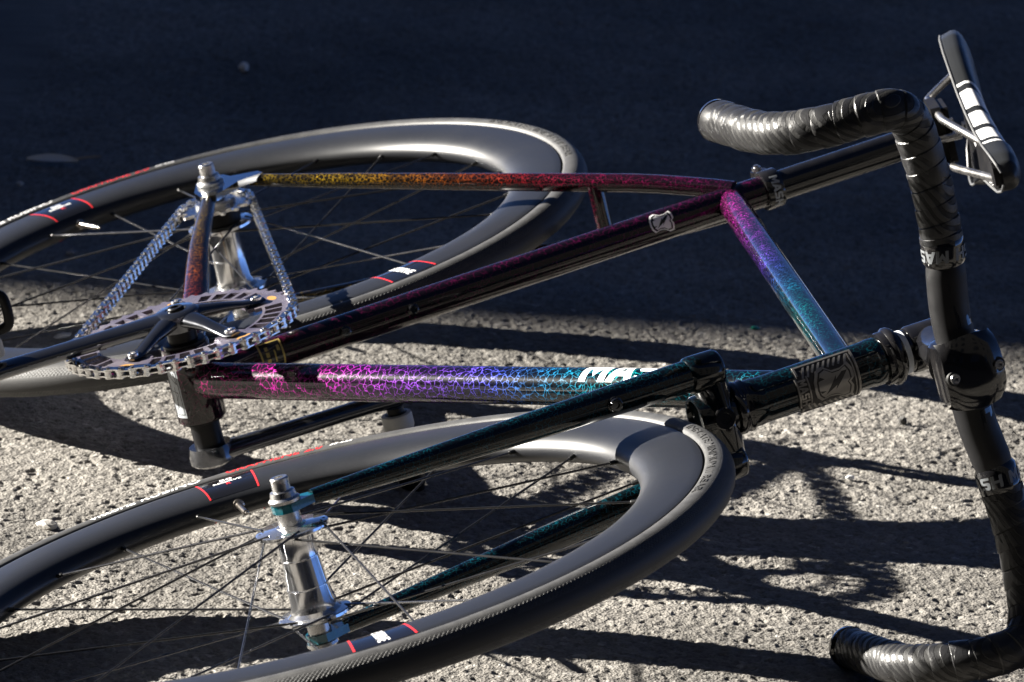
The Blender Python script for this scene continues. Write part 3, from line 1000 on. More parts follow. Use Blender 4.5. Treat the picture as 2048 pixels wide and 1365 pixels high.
def wheel(cx, xdir, axis, flange_z, hub_prof, front, text_shift):
    y = np.cross(axis, xdir)
    L = mat4(cx, xdir, y, axis)
    hb_ = B().add(*lathe(hub_prof, OO, EZ, 64))
    hub = hb_.build('wheel', 'silver', bike, sharp=28, local=L)
    # tyre, rim
    def child(name, fn):
        if name in SHARED:
            return put(name, SHARED[name], hub)
        o = fn()
        SHARED[name] = o.data
        return o
    def mt_():
        v, f, uv = ring_sweep(TP, 240)
        return mk('tyre', v, f, 'tyre', hub, True, None, uv=uv)
    child('tyre', mt_)
    def mr_():
        half = RIMP
        v, f, uv = ring_sweep(half + [(r, -z) for r, z in half[-2::-1]], 240)
        return mk('rim', v, f, 'carbon', hub, True, 50)
    child('rim', mr_)
    # spokes: 24, two-cross, alternating flanges
    rf = 25.0
    for i in range(24):
        th = math.radians(7.5 + 15 * i)
        top = (i % 2 == 0)
        k = (i // 2) % 2
        hth = th + math.radians(52 if k == 0 else -52)
        fz = flange_z[0] if top else -flange_z[1]
        zo = (1.9 if k == 0 else -1.9)
        A = V(rf * math.cos(hth), rf * math.sin(hth), fz + zo)
        Bp = V(270 * math.cos(th), 270 * math.sin(th), 0.6 * (1 if top else -1))
        Ls = np.linalg.norm(Bp - A)
        key = 'spoke%d' % int(round(Ls))
        zx = norm(Bp - A)
        xx = norm(np.cross(EZ, zx))
        loc = mat4(A, xx, np.cross(zx, xx), zx)
        if key in SHARED:
            put('spoke', SHARED[key], hub, loc)
        else:
            o = B().add(*tube([V(0, 0, -1.5), V(0, 0, 6), V(0, 0, Ls * .5), V(0, 0, Ls)], [1.05, 1.0, 0.95, 0.95], 8)).build('spoke', 'spoke', hub, local=loc)
            SHARED[key] = o.data
        locn = mat4(Bp, xx, np.cross(zx, xx), zx)
        if 'nip' in SHARED:
            put('nipple', SHARED['nip'], hub, locn)
        else:
            o = B().add(*lathe([(0, -9.5), (1.5, -9.5), (1.8, -9), (2.0, -1), (3.1, 0), (3.6, 2)], OO, EZ, 10)).build('nipple', 'nipple', hub, local=locn, sharp=30)
            SHARED['nip'] = o.data
    # valve
    B().add(*lathe([(0, -40), (1.3, -40), (1.4, -36.5), (2.4, -36), (2.7, -33), (2.7, -10), (3.0, -6), (4.8, -5), (5.2, -2.2), (4.6, 0), (3, 1)], V(262 + 8, 0, 0), EX, 16)).build('valve', 'valve', hub, sharp=30)
    # black decal band with red edges at the valve and opposite it
    for th0 in (0, 180):
        prof = [r for r, z in RIMP if 271 < r < 317]
        for sg in (1, -1):
            def band(name, a0, a1, mat, off):
                b = B()
                rows = []
                for a in np.linspace(a0, a1, 8):
                    an = math.radians(th0 + a)
                    rows += [V(r * math.cos(an), r * math.sin(an), sg * (rim_z(r) + off)) for r in prof]
                k = len(prof)
                f = [(i * k + j, (i + 1) * k + j, (i + 1) * k + j + 1, i * k + j + 1) for i in range(7) for j in range(k - 1)]
                if sg < 0:
                    f = [q[::-1] for q in f]
                return mk(name, rows, [q[::-1] for q in f], mat, hub, True, None)
            band('rim_decal', -4.3, 4.3, 'black_print', 0.12)
            band('decal_line', -4.45, -4.15, 'red_print', 0.2)
            band('decal_line', 4.15, 4.45, 'red_print', 0.2)
        for body, w, r, hgt, mt2 in (('50', 2.0, 305, 6.5, 'white_print'), ('RESERVE', 4.6, 297, 4.2, 'white_print'), ('R', 0.8, 290.5, 4.0, 'red_print')) if th0 == 0 else (('RESERVE', 5.2, 303, 7.5, 'white_print'),):
            v2, f = flat_text(body, 1.0, 0.02)
            v2, f = sliced(v2, f, 0.6, None, w, hgt)
            fnm = ring_map(rim_z, 0.22)
            if th0 == 0:
                vv = np.array([fnm(u, v_ + r, 0) for u, v_ in v2])
            else:                       # this one reads outwards along the radius
                v2, f = sliced(*flat_text(body, 1.0, 0.02), 3.0, 3.0, 36, 9.0)
                vv = np.array([fnm(-math.degrees(v_ / 295.0) - th0, 294 + u, 0) for u, v_ in v2])
            mk('decal_lettering', vv, f, mt2, hub, True, None)
    # tyre print (drive side)
    for body, a0, a1, r, hgt, mt2 in (('vittoria RUBINO', -20.5, -3.0, 327.2, 8.2, 'white_print'), ('GRAPHENE 2.0', 0.8, 15.2, 327.2, 8.2, 'red_print'), ('28-622', 16.2, 19.6, 327.2, 5.0, 'white_print')):
        v2, f = flat_text(body, 1.0, 0.015, 0.2)
        v2, f = sliced(v2, f, 0.7, 2.0, a1 - a0, hgt)
        fnm = ring_map(tyre_z, 0.18)
        vv = np.array([fnm(u + (a0 + a1) / 2 + text_shift, v_ + r, 0) for u, v_ in v2])
        mk('tyre_lettering', vv, f, mt2, hub, True, None)
    # moulded sidewall print
    for body, a0, a1 in (('INFLATE MINIMUM // REAR', 86, 122), ('vittoria RUBINO', 262, 284)):
        v2, f = flat_text(body, 1.0, 0.005)
        v2, f = sliced(v2, f, 0.8, 2.0, a1 - a0, 6.2)
        fnm = ring_map(tyre_z, 0)
        vv, ff = bend(np.c_[v2[:, 0] + (a0 + a1) / 2, v2[:, 1] + 325.5], f, fnm, -0.1, 0.55)
        mk('moulded_lettering', vv, ff, 'moulded', hub, True, 30)
    return hub

front_prof = [(0, -37), (8, -37), (27.6, -36.6), (28.6, -36), (28.6, -33.8), (27.8, -33.2), (21.5, -32.6), (18.2, -30.0), (16.6, -25), (16.0, -12.4), (16.3, -12), (16.3, -11.3), (15.9, -11), (14.4, 11), (14.7, 11.3), (14.7, 12), (14.4, 12.4), (14.4, 30), (15.2, 31.8), (18, 32.4), (27.8, 32.6), (28.6, 33.8), (28.6, 36), (27.6, 36.6), (13, 37.4), (11, 38)]
rear_prof = [(0, -38), (8, -38), (27.6, -37.6), (28.6, -37), (28.6, -34.8), (27.8, -34.2), (20.5, -33.6), (17.2, -30.5), (15.6, -25), (15.0, -6.4), (15.3, -6), (15.3, -5.3), (15.0, -5), (14.8, 16), (15.8, 22), (20, 24.4), (29, 24.8), (30, 25.4), (30, 27.6), (29, 28.2), (16, 29), (12, 30)]
fvx = norm(-276.28 * FFW + 28.6 * FUP)
fw_hub = wheel(FA, fvx, FZ, (35, 35), front_prof, True, 0)
rvx = norm(V(-225.26, -132.56, 0))
rw_hub = wheel(RA, rvx, EZ, (26.5, 36), rear_prof, False, 4.6)

# spoke holes of the flanges, axle hardware
def axle_hw(parent, half, nut_mat='silver_satin'):
    for s in (1, -1):
        B().add(*lathe([(0, s * 37.6), (11.6, s * 37.6), (11.6, s * 38.4), (9.3, s * 39), (9.3, s * (half - 0.4)), (0, s * (half - 0.4))], OO, EZ, 36)).build('axle_spacer', 'silver_satin', parent, sharp=30)
        z0 = half + 7.0 if half < 55 else half + 6.4
        B().add(*lathe([(0, s * z0), (12.4, s * z0), (12.6, s * (z0 + 2.4)), (10.6, s * (z0 + 4.2)), (9.6, s * (z0 + 8.6)), (7.4, s * (z0 + 9.4)), (7.2, s * (z0 + 10)), (7.2, s * (z0 + 18.6)), (6.5, s * (z0 + 19.6)), (3.6, s * (z0 + 19.6)), (3.5, s * (z0 + 14)), (0, s * (z0 + 14))], OO, EZ, 36)).build('axle_nut', 'silver_satin', parent, sharp=25)
axle_hw(fw_hub, 50)
axle_hw(rw_hub, 60)
for hub, zz in ((fw_hub, 36.05), (rw_hub, 27.65)):
    for i in range(12):
        a = math.radians(7.5 + 30 * i + 45)
        v, f = lathe([(0, 0.12), (1.5, 0.12), (1.5, -0.2)], V(25 * math.cos(a), 25 * math.sin(a), zz + 0.62), EZ, 12)
        mk('spoke_hole', v, f, 'dark_hole', hub, True, 30)

# ---- drivetrain
RINGZ, NT, PITCH = 45.0, 49, 12.7
R1 = PITCH / 2 / math.sin(math.pi / NT)
NC = 16
R2 = PITCH / 2 / math.sin(math.pi / NC)

def polar_plate(radii, keep, nseg, z0, z1, cx=OO):
    """plate from a polar grid; keep(i, j) says which cells are metal; radii may depend on the sector"""
    k = len(radii(0))
    v = []
    for zz in (z0, z1):
        for i in range(nseg):
            a = 2 * math.pi * i / nseg
            for r in radii(i):
                v.append(cx + V(r * math.cos(a), r * math.sin(a), zz))
    n = nseg * k
    f = []
    K = [[keep(i, j) for j in range(k - 1)] for i in range(nseg)]
    for i in range(nseg):
        i2 = (i + 1) % nseg
        for j in range(k - 1):
            if not K[i][j]:
                continue
            a, b, c, d = i * k + j, i * k + j + 1, i2 * k + j + 1, i2 * k + j
            f.append((n + a, n + b, n + c, n + d))
            f.append((d, c, b, a))
            if j == 0 or not K[i][j - 1]:
                f.append((a, n + a, n + d, d))
            if j == k - 2 or not K[i][j + 1]:
                f.append((b, c, n + c, n + b))
            if not K[i - 1][j]:
                f.append((a, b, n + b, n + a))
            if not K[i2][j]:
                f.append((d, n + d, n + c, c))
    return v, f

NS = NT * 8
def rad_ring(i):
    t = i % 8
    tip = R1 + 1.4 if t in (3, 4) else (R1 - 0.4 if t in (2, 5) else R1 - 3.0)
    return [60.5, 66, 72, 74.5, 89.5, 92, R1 - 4.2, tip]
def keep_ring(i, j):
    deg = 360 * i / NS
    rel = (deg - 36 + 36) % 72 - 36          # angle from the nearest bolt
    if abs(rel) < 12.5:
        return True if j > 0 or abs(rel) < 9 else False
    if j in (0, 1):
        return False
    if j == 3:
        p = (abs(rel) - 12.5) / 23.5
        q = (p * 2.5) % 1.0
        return q < 0.16 or q > 0.9
    return True
v, f = polar_plate(rad_ring, keep_ring, NS, RINGZ - 1.6, RINGZ + 1.6)
ring = mk('chainring', v, f, 'chainring', bike, False)
for k in range(5):
    a = math.radians(36 + 72 * k)
    P = V(72 * math.cos(a), 72 * math.sin(a), 0)
    B().add(*lathe([(0, 51.2), (2.6, 51.2), (2.7, 53.0), (4.6, 53.0), (5.0, 52.4), (5.0, 49), (0, 49)], P, EZ, 18)).build('chainring_bolt', 'chain_steel', ring, sharp=30)
    P2 = V(86.5 * math.cos(a + 0.02), 86.5 * math.sin(a + 0.02), RINGZ + 1.62)
    q = [P2 + V(-math.sin(a), math.cos(a), 0) * (7.5 * math.cos(t)) + V(math.cos(a), math.sin(a), 0) * (3.6 * math.sin(t)) + V(0, 0, 0.1) for t in np.linspace(0, 2 * np.pi, 20, endpoint=False)]
    mk('worn_badge', q, [tuple(range(20))], 'orange_wear', ring, False)

# rear cog and lockring
def rad_cog(i):
    t = i % 8
    tip = R2 + 3.6 if t in (3, 4) else (R2 + 0.5 if t in (2, 5) else R2 - 4.0)
    return [17, 24, R2 - 4.2, tip]
v, f = polar_plate(rad_cog, lambda i, j: True, NC * 8, RINGZ - 1.5, RINGZ + 1.5, V(RA[0], RA[1], 0))
mk('cog', v, f, 'chain_steel', bike, False)
B().add(*lathe([(12, 29.5), (20, 29.5), (20, 42), (24, 43.2), (24, 43.4), (17, 43.4)], V(RA[0], RA[1], 0), EZ, 36)).build('cog_carrier', 'black_satin', bike, sharp=30)
B().add(*lathe([(10, 46.6), (19, 46.6), (19, 49.5), (17.5, 50.4), (10, 50.4)], V(RA[0], RA[1], 0), EZ, 28)).build('lockring', 'silver_satin', bike, sharp=30)

# chain
def chain_points():
    c1, c2 = V(0, 0, 0), V(RA[0], RA[1], 0)
    d = c2 - c1
    D = np.linalg.norm(d)
    base = math.atan2(d[1], d[0])
    al = math.acos((R1 - R2) / D)
    pts = []
    a0, a1 = base + al, base - al + 2 * math.pi          # on the ring, away from the cog
    for a in np.linspace(a0, a1, 400):
        pts.append(c1 + R1 * V(math.cos(a), math.sin(a), 0))
    b0, b1 = base - al, base + al
    for a in np.linspace(b0, b1, 200):
        pts.append(c2 + R2 * V(math.cos(a), math.sin(a), 0))
    pts.append(pts[0])
    P = np.array(pts)
    L = np.r_[0, np.cumsum(np.linalg.norm(np.diff(P, axis=0), axis=1))]
    n = int(round(L[-1] / PITCH / 2)) * 2
    s = np.linspace(0, L[-1], n + 1)[:-1]
    return np.c_[np.interp(s, L, P[:, 0]), np.interp(s, L, P[:, 1]), np.full(n, RINGZ)], L[-1] / n
cp, cpitch = chain_points()
def plate8(hw, z0, z1, p):
    out = []
    for a in np.linspace(-2.2, 2.2, 7):
        out.append((p + hw * math.cos(a), hw * math.sin(a)))
    out.append((p / 2, hw * 0.72))
    for a in np.linspace(math.pi - 2.2, math.pi + 2.2, 7):
        out.append((hw * math.cos(a), hw * math.sin(a)))
    out.append((p / 2, -hw * 0.72))
    n = len(out)
    v = [V(x, y, z0) for x, y in out] + [V(x, y, z1) for x, y in out]
    return v, [tuple(range(n))[::-1], tuple(range(n, 2 * n))] + [(i, (i + 1) % n, n + (i + 1) % n, n + i) for i in range(n)]
inner, outer = B(), B()
for s in (1, -1):
    z0, z1 = sorted((s * 1.75, s * 2.95))
    inner.add(*plate8(4.3, z0, z1, cpitch))
    z0, z1 = sorted((s * 3.1, s * 4.3))
    outer.add(*plate8(4.2, z0, z1, cpitch))
for x in (0, cpitch):
    inner.add(*lathe([(0, -1.7), (3.9, -1.7), (3.9, 1.7), (0, 1.7)], V(x, 0, 0), EZ, 10))
    outer.add(*lathe([(0, -5.3), (1.7, -5.3), (1.7, 5.3), (0, 5.3)], V(x, 0, 0), EZ, 8))
chain = None
meshes = {}
for i in range(len(cp)):
    A, Bp = cp[i], cp[(i + 1) % len(cp)]
    x = norm(Bp - A)
    loc = mat4(A, x, np.cross(EZ, x), EZ)
    kind = i % 2
    if kind not in meshes:
        if chain is None:
            o = inner.build('chain', 'chain_steel', bike, sharp=30, local=loc)
            chain = o
            chain_loc = loc
        else:
            o = outer.build('chain_link', 'chain_steel', chain, sharp=30)
            o.matrix_basis = chain_loc.inverted() @ loc
        meshes[kind] = o.data
    else:
        put('chain_link', meshes[kind], chain, chain_loc.inverted() @ loc)

# cranks
CD = norm(V(0.19, -0.982, 0))            # direction of the drive-side arm
def crank_arm(sgn, name, zc, zb0, zb1):
    d = CD * sgn
    side = np.cross(EZ, d)
    b = B()
    b.add(*lathe([(0, zb1 - 3), (9, zb1 - 3), (9.6, zb1), (17, zb1), (20, zb1 - 2.5 * np.sign(zb1)), (20.4, (zb0 + zb1) / 2), (18.5, zb0), (0, zb0)], OO, EZ, 40))
    pts, w, fl = [], [], []
    for s, ww, ff, dz in ((6, 17.5, 0.42, 0), (30, 15.0, 0.48, 0), (70, 13.0, 0.55, 0), (115, 12.2, 0.58, 0), (150, 13.2, 0.55, 0), (165, 14.8, 0.52, 0), (174, 13.5, 0.5, 0), (180, 9.5, 0.5, 0)):
        pts.append(d * s + EZ * (zc + dz))
        w.append(ww)
        fl.append(ff)
    b.add(*tube(pts, w, 28, nrm=side, flat=fl))
    return b.build(name, 'crank', bike, sharp=45)
crR = crank_arm(1, 'crank_arm', 57.5, 48, 65)
crL = crank_arm(-1, 'crank_arm', -68, -59, -76)
B().add(*lathe([(0, 65.6), (3.6, 65.6), (3.8, 67.4), (6.4, 67.4), (7.4, 66.4), (7.4, 62), (0, 62)], OO, EZ, 24)).build('crank_bolt', 'black_satin', crR, sharp=30)
B().add(*lathe([(0, -60), (13, -60), (13, 49), (0, 49)], OO, EZ, 28)).build('spindle', 'black_satin', bike, sharp=30)
for k in range(5):
    a = math.radians(36 + 72 * k)
    d, sd = V(math.cos(a), math.sin(a), 0), V(-math.sin(a), math.cos(a), 0)
    pts = [d * 8 + EZ * 57, d * 22 + EZ * 56.5, d * 42 + EZ * 53.5, d * 60 + EZ * 50, d * 72 + EZ * 48.8, d * 79 + EZ * 48.8]
    B().add(*tube(pts, [12, 10.5, 7.2, 7.2, 8.2, 5.5], 16, nrm=sd, flat=[0.62, 0.6, 0.62, 0.42, 0.26, 0.24])).build('spider_arm', 'crank', crR, sharp=45)

# pedals: grey collar beside the crank, black clipless body beyond
for sgn, zin, ln, cr_ in ((1, 65, 84, crR), (-1, -76, 79.3, crL)):
    P = CD * sgn * 165
    dz = EZ * sgn
    pb = B()
    pb.add(*lathe([(0, 0), (7.5, 0), (7.5, 5), (11, 6)], P + EZ * (zin), dz, 24))
    pb.add(*lathe([(11, 21), (12.4, 22), (13.4, 34), (12.6, 52), (11.5, ln - 10), (9.5, ln - 2), (6, ln), (0, ln)], P + EZ * zin, dz, 28))
    ped = pb.build('pedal', 'black_satin', bike, sharp=35)
    B().add(*lathe([(10, 5.5), (13.2, 6.2), (13.6, 8), (13.6, 18), (12.6, 20.6), (10.5, 21)], P + EZ * zin, dz, 32)).build('pedal_collar', 'collar_grey', ped, sharp=35)
    # cleat platform loops fore and aft of the axle
    ax = norm(V(0.25, 0.97, 0)) if sgn > 0 else norm(V(0.2, -0.98, 0))
    for k in (1, -1):
        loop = [P + EZ * (zin + sgn * 28) + ax * (k * 10), P + EZ * (zin + sgn * 30) + ax * (k * 20), P + EZ * (zin + sgn * 36) + ax * (k * 25), P + EZ * (zin + sgn * 54) + ax * (k * 25), P + EZ * (zin + sgn * 60) + ax * (k * 20), P + EZ * (zin + sgn * 62) + ax * (k * 10)]
        B().add(*tube(catmull(loop, 4), 4.6, 12)).build('cleat_loop', 'black_satin', ped)

# ---- stem
st_ = B()
st_.add(*lathe([(13.5, 25.3), (18.3, 25.3), (19.2, 27), (19.2, 60), (18.4, 61.5), (13.5, 61.5)], H1, FUP, 40))
stem_up = 43.0
e0, e1 = sm(10, stem_up, 0), sm(101.4 - 16, 31, 0)
st_.add(*tube(np.linspace(e0, e1, 7), [16.5, 16.2, 15.6, 15.4, 16.2, 18.5, 20.5], 28, nrm=FZ, flat=[1.1, 1.08, 1.05, 1.05, 1.05, 1.08, 1.12]))
st_.add(*lathe([(15.9, -24), (20, -24), (22.5, -22), (23.2, -16), (23.2, 16), (22.5, 22), (20, 24), (15.9, 24)], BC, FZ, 40))
st_.add(*box(sm(-18, stem_up, 0), FUP, FZ, FFW, 30, 16, 12, 3))
stem = st_.build('stem', 'black_gloss', bike, sharp=40)
# faceplate: a rounded cap bulging forward with four bolts
fp = []
us = np.linspace(-1, 1, 13)
rows = 15
for i, a in enumerate(np.linspace(-1, 1, rows)):
    for j, cc in enumerate(us):
        k = (abs(a) ** 3.0 + abs(cc) ** 3.0)
        bul = 26.5 * (max(0.0, 1 - k / 2.05)) ** 0.33
        fp.append(hb(3 + bul, 25 * a * (1 - 0.06 * cc * cc), 30 * cc * (1 - 0.12 * a * a)))
ff = [(i * 13 + j, i * 13 + j + 1, (i + 1) * 13 + j + 1, (i + 1) * 13 + j) for i in range(rows - 1) for j in range(12)]
face = mk('faceplate', fp, ff, 'black_gloss', stem, True, 70)
for a in (-1, 1):
    for cc in (0,):
        P = hb(23.2, 19.0 * a, 0)
        B().add(*lathe([(0, 4.6), (5.6, 4.6), (6.0, 4.0), (6.0, 0)], P, FFW, 20)).build('bolt_recess', 'dark_hole', stem, sharp=30)
        B().add(*lathe([(0, 5), (1.9, 5), (2.1, 7.2), (3.8, 7.2), (4.2, 6.2), (4.2, 0), (0, 0)], P, FFW, 18)).build('faceplate_bolt', 'steel_bolt', stem, sharp=30)
B().add(*lathe([(0, 66), (12, 66), (16.5, 65), (17.2, 63.5), (17.2, 62), (0, 62)], H1, FUP, 32)).build('top_cap', 'black_gloss', stem, sharp=30)
for dd in (34, 52):
    B().add(*lathe([(0, 12.5), (2.4, 12.5), (4.2, 12.5), (4.4, 11.5), (4.4, 6), (0, 6)], sm(-21, dd, 0), FZ, 16)).build('pinch_bolt', 'steel_bolt', stem, sharp=30)

# ---- handlebar
def bar_half(s):
    pts = [(0, 0, 0), (0, 0.5, 45), (2, 6, 90), (8, 7, 140), (14, 3, 184), (21, -3, 206), (31, -17, 219), (31, -40, 222), (23, -63, 221), (8, -84, 220), (-14, -98, 220), (-44, -104, 220), (-80, -106, 221), (-118, -107, 222)]
    return catmull([hb(a, b, c * s) for a, b, c in pts], 10)
right, left = bar_half(1), bar_half(-1)
full = np.vstack([left[::-1], right[1:]])
fullr, Lbar = resample(full, 4)
sarc = np.linspace(-Lbar / 2, Lbar / 2, len(fullr))
rr = np.interp(np.abs(sarc), [0, 78, 95, 130], [15.9, 15.9, 13.2, 12.0])
bar = B().add(*tube(fullr, rr, 28)).build('handlebar', 'bar_carbon', bike)

def tape_side(s):
    path, L = resample(right if s > 0 else left, 1.5)
    arc = np.linspace(0, L, len(path))
    t, a, b = frame_along(path)
    def at(q):
        i = np.interp(q, arc, np.arange(len(path)))
        k = int(min(len(path) - 2, i))
        w = i - k
        return path[k] * (1 - w) + path[k + 1] * w, t[k], a[k], b[k]
    # finishing tape with print
    f0, f1 = 82.0, 106.0
    segs = 32
    def sleeve(name, q0, q1, r_of, tilt, mat, nq=7):
        v, f = [], []
        prof = np.linspace(0, 1, nq)
        for w in prof:
            for j in range(segs):
                ph = 2 * math.pi * j / segs
                q = q0 + (q1 - q0) * w + tilt * math.cos(ph + s * 0.6)
                P, tt_, aa, bb_ = at(min(max(q, 2), L - 0.5))
                lump = 0.22 * math.sin(3 * ph + q0) + 0.15 * math.sin(5 * ph + 2 * q0)
                r = r_of(w) + lump
                v.append(P + r * (math.cos(ph) * aa + math.sin(ph) * bb_))
        for i in range(nq - 1):
            for j in range(segs):
                k = (j + 1) % segs
                f.append((i * segs + j, i * segs + k, (i + 1) * segs + k, (i + 1) * segs + j))
        return mk(name, v, f, mat, bar, True, 40)
    w0 = 104.0
    step = 15.5
    n = int((L - w0 - 2) / step)
    for i in range(n):
        q0 = w0 + i * step
        jit = random.uniform(-0.25, 0.25)
        # the wrap nearer the stem overlaps the next one: a small raised lip at its outer end
        sleeve('tape_wrap', q0 - 2.0, q0 + step + 2.2, lambda w, j=jit: (15.9 + j + 0.9 * w if w < 0.93 else (16.9 + j if w < 0.99 else 14.2)) + 0.5 * math.sin(math.pi * w), 3.6, 'tape', 9)
    sleeve('finishing_tape', f0, f1 + 3, lambda w: 16.9 - 2.6 * (1 if w < 0.01 or w > 0.99 else 0) + 0.35 * math.sin(math.pi * w), 0.6, 'black_gloss', 7)
    sleeve('tape_edge', 104, 110.5, lambda w: 17.3 - 2.9 * (1 if w > 0.99 else 0), 1.6, 'tape', 5)
    # MASH print around the finishing tape
    P, tt_, aa, bb_ = at((f0 + f1) / 2)
    zero = norm(FFW - tt_ * (FFW @ tt_) + EZ * 0)
    m1, mf = mash(0.1)
    wd = np.ptp(m1[:, 0])
    v2 = np.vstack([m1 - [wd * 0.56, 0], m1 + [wd * 0.56, 0]])
    f = mf + [tuple(i + len(m1) for i in q) for q in mf]
    v2, f = sliced(v2, f, 1.6, None, 88, 10)
    v2 = np.c_[-v2[:, 1], -v2[:, 0]]
    fnm = on_cyl(P, tt_, 17.25, zero)
    vv, ff_ = bend(v2, f, fnm, 0.22)
    mk('lettering', vv, ff_, 'dim_print', bar, True, 30)
    # end plug
    P, tt_, aa, bb_ = at(L - 0.6)
    B().add(*lathe([(0, 3.2), (12, 3.2), (16.2, 2.4), (17.4, 0.6), (17.2, -2.5), (15, -3.5)], P, tt_, 36)).build('bar_end_plug', 'black_gloss', bar, sharp=40)
    # glossy block logo beside the clamp
    P, tt_, aa, bb_ = at(31)
    zero = norm(FFW * 0.8 + FUP * 0.55 - tt_ * ((FFW * 0.8 + FUP * 0.55) @ tt_))
    fnm = on_cyl(P, tt_, 15.9, zero)
    for (u, v_, w, h) in ((22, 8.5, 38, 3.4), (22, -0.5, 38, 3.4), (22, -10, 38, 3.0), (40, -6, 4, 9), (5, 4, 4, 9)):
        v2, f = sliced(*poly([(u - w / 2, v_ - h / 2), (u + w / 2, v_ - h / 2), (u + w / 2, v_ + h / 2), (u - w / 2, v_ + h / 2)]), 8, 1.2)
        vv, ff_ = bend(v2, f, fnm, 0.15)
        mk('bar_logo', vv, ff_, 'black_print', bar, True, None)
tape_side(1)
tape_side(-1)

# ---- saddle
def saddle():
    xs = np.array([-8, -14, -30, -60, -95, -130, -165, -200, -235, -265, -290, -306, -312.0])
    hw = np.array([4, 13, 17.5, 19.5, 23, 31, 43, 56, 66, 70, 67, 52, 24.0])
    yt = np.array([729, 734, 738, 739.5, 739, 738, 738, 740, 743.5, 747, 749.5, 749, 746.0])
    dp = np.array([10, 18, 24, 27, 27, 26, 26, 27, 29, 30, 29, 24, 12.0])
    ns = 21
    xi = np.linspace(0, len(xs) - 1, 60)
    X, Wd, Yt, Dp = [np.interp(xi, np.arange(len(xs)), q) for q in (xs, hw, yt, dp)]
    v = []
    for i in range(len(X)):
        for j in range(ns):
            k = -1 + 2 * j / (ns - 1)
            ang = k * 1.75
            sx = math.sin(min(abs(ang), math.pi / 2)) * np.sign(ang)
            if abs(ang) <= math.pi / 2:
                z_ = Wd[i] * np.sign(k) * (abs(math.sin(ang)) ** 0.85)
                y_ = Yt[i] - Dp[i] * 0.62 * (1 - math.cos(ang) ** 0.8) - 2.5 * (1 - abs(k)) * (1 if Wd[i] > 20 else 0)
            else:
                e = (abs(ang) - math.pi / 2) / (1.75 - math.pi / 2)
                z_ = Wd[i] * np.sign(k) * (1 - 0.05 * e)
                y_ = Yt[i] - Dp[i] * (0.62 + 0.38 * e)
            v.append(V(X[i], y_, z_))
    f = [(i * ns + j, (i + 1) * ns + j, (i + 1) * ns + j + 1, i * ns + j + 1) for i in range(len(X) - 1) for j in range(ns - 1)]
    f.append(tuple(range(ns))[::-1] if False else tuple(range(ns)))
    f.append(tuple((len(X) - 1) * ns + j for j in range(ns))[::-1])
    cover = mk('saddle', v, [q[::-1] for q in f], 'saddle', bike, True, 55)
    # base shell under the cover
    vb = []
    for i in range(2, len(X) - 2):
        for k in np.linspace(-1, 1, 9):
            vb.append(V(X[i], Yt[i] - Dp[i] * 0.86 + 3.0 * (1 - k * k), Wd[i] * 0.97 * k))
    nb_ = 9
    fb = [(i * nb_ + j, i * nb_ + j + 1, (i + 1) * nb_ + j + 1, (i + 1) * nb_ + j) for i in range(len(X) - 5) for j in range(nb_ - 1)]
    mk('saddle_base', vb, fb, 'black_satin', cover, True, None)
    # edge piping
    for s in (1, -1):
        pth = [V(X[i], Yt[i] - Dp[i] * 0.99, s * Wd[i] * 0.955) for i in range(1, len(X) - 1)]
        B().add(*tube(pth, 1.1, 8)).build('edge_piping', 'piping', cover)
        rail = [V(-292, 731, 27 * s), V(-284, 722, 26 * s), V(-246, 697, 23 * s), V(-232, 693, 22 * s), V(-170, 694, 22 * s), V(-150, 697, 21.5 * s), V(-90, 713, 17 * s), V(-62, 719, 14 * s), V(-44, 720, 11 * s), V(-26, 719, 9 * s)]
        B().add(*tube(catmull(rail, 6), 3.5, 16)).build('saddle_rail', 'silver_satin', cover)
    B().add(*box(V(-30, 719, 0), EX, EZ, EY, 22, 24, 12, 4)).build('rail_socket', 'black_satin', cover)
    for s in (1, -1):
        B().add(*box(V(-288, 730, 27 * s), EX, EZ, EY, 18, 14, 12, 3)).build('rail_socket', 'black_satin', cover)
    for (xa, xb, za, zb) in ((-208, -186, -6, -26), (-182, -160, -2, -22)):
        q = [V(xa, 719, za), V(xb, 720, za), V(xb, 722, zb), V(xa, 721, zb)]
        q2 = [p_ + V(0, -2, 0) for p_ in q]
        mk('base_panel', q + q2, [(0, 1, 2, 3), (7, 6, 5, 4), (0, 4, 5, 1), (1, 5, 6, 2), (2, 6, 7, 3), (3, 7, 4, 0)], 'white_print', cover, False)
    # printed tag on the tail
    q = [V(-262, 748.2, 26), V(-262, 747.6, 38), V(-280, 749.2, 38), V(-280, 749.8, 26)]
    mk('saddle_print', q, [(0, 1, 2, 3), (3, 2, 1, 0)][:1], 'grey_print', cover, False)
    # clamp head of the seat post
    cl = B()
    cl.add(*box(ST_AX * 712, norm(V(0.96, 0.28, 0)), EZ, ST_AX, 34, 30, 16, 5))
    cl.add(*box(V(-204, 692, 0), EX, EZ, EY, 44, 56, 9, 3))
    cl.add(*box(V(-204, 700, 0), EX, EZ, EY, 38, 52, 6, 2))
    clamp = cl.build('post_clamp', 'black_satin', post, sharp=35)
    for s in (1, -1):
        B().add(*lathe([(0, 0), (4, 0), (4, 26), (0, 26)], V(-204 + 24 * s, 684, 0), EY, 16)).build('clamp_bolt', 'steel_bolt', post, sharp=30)
saddle()

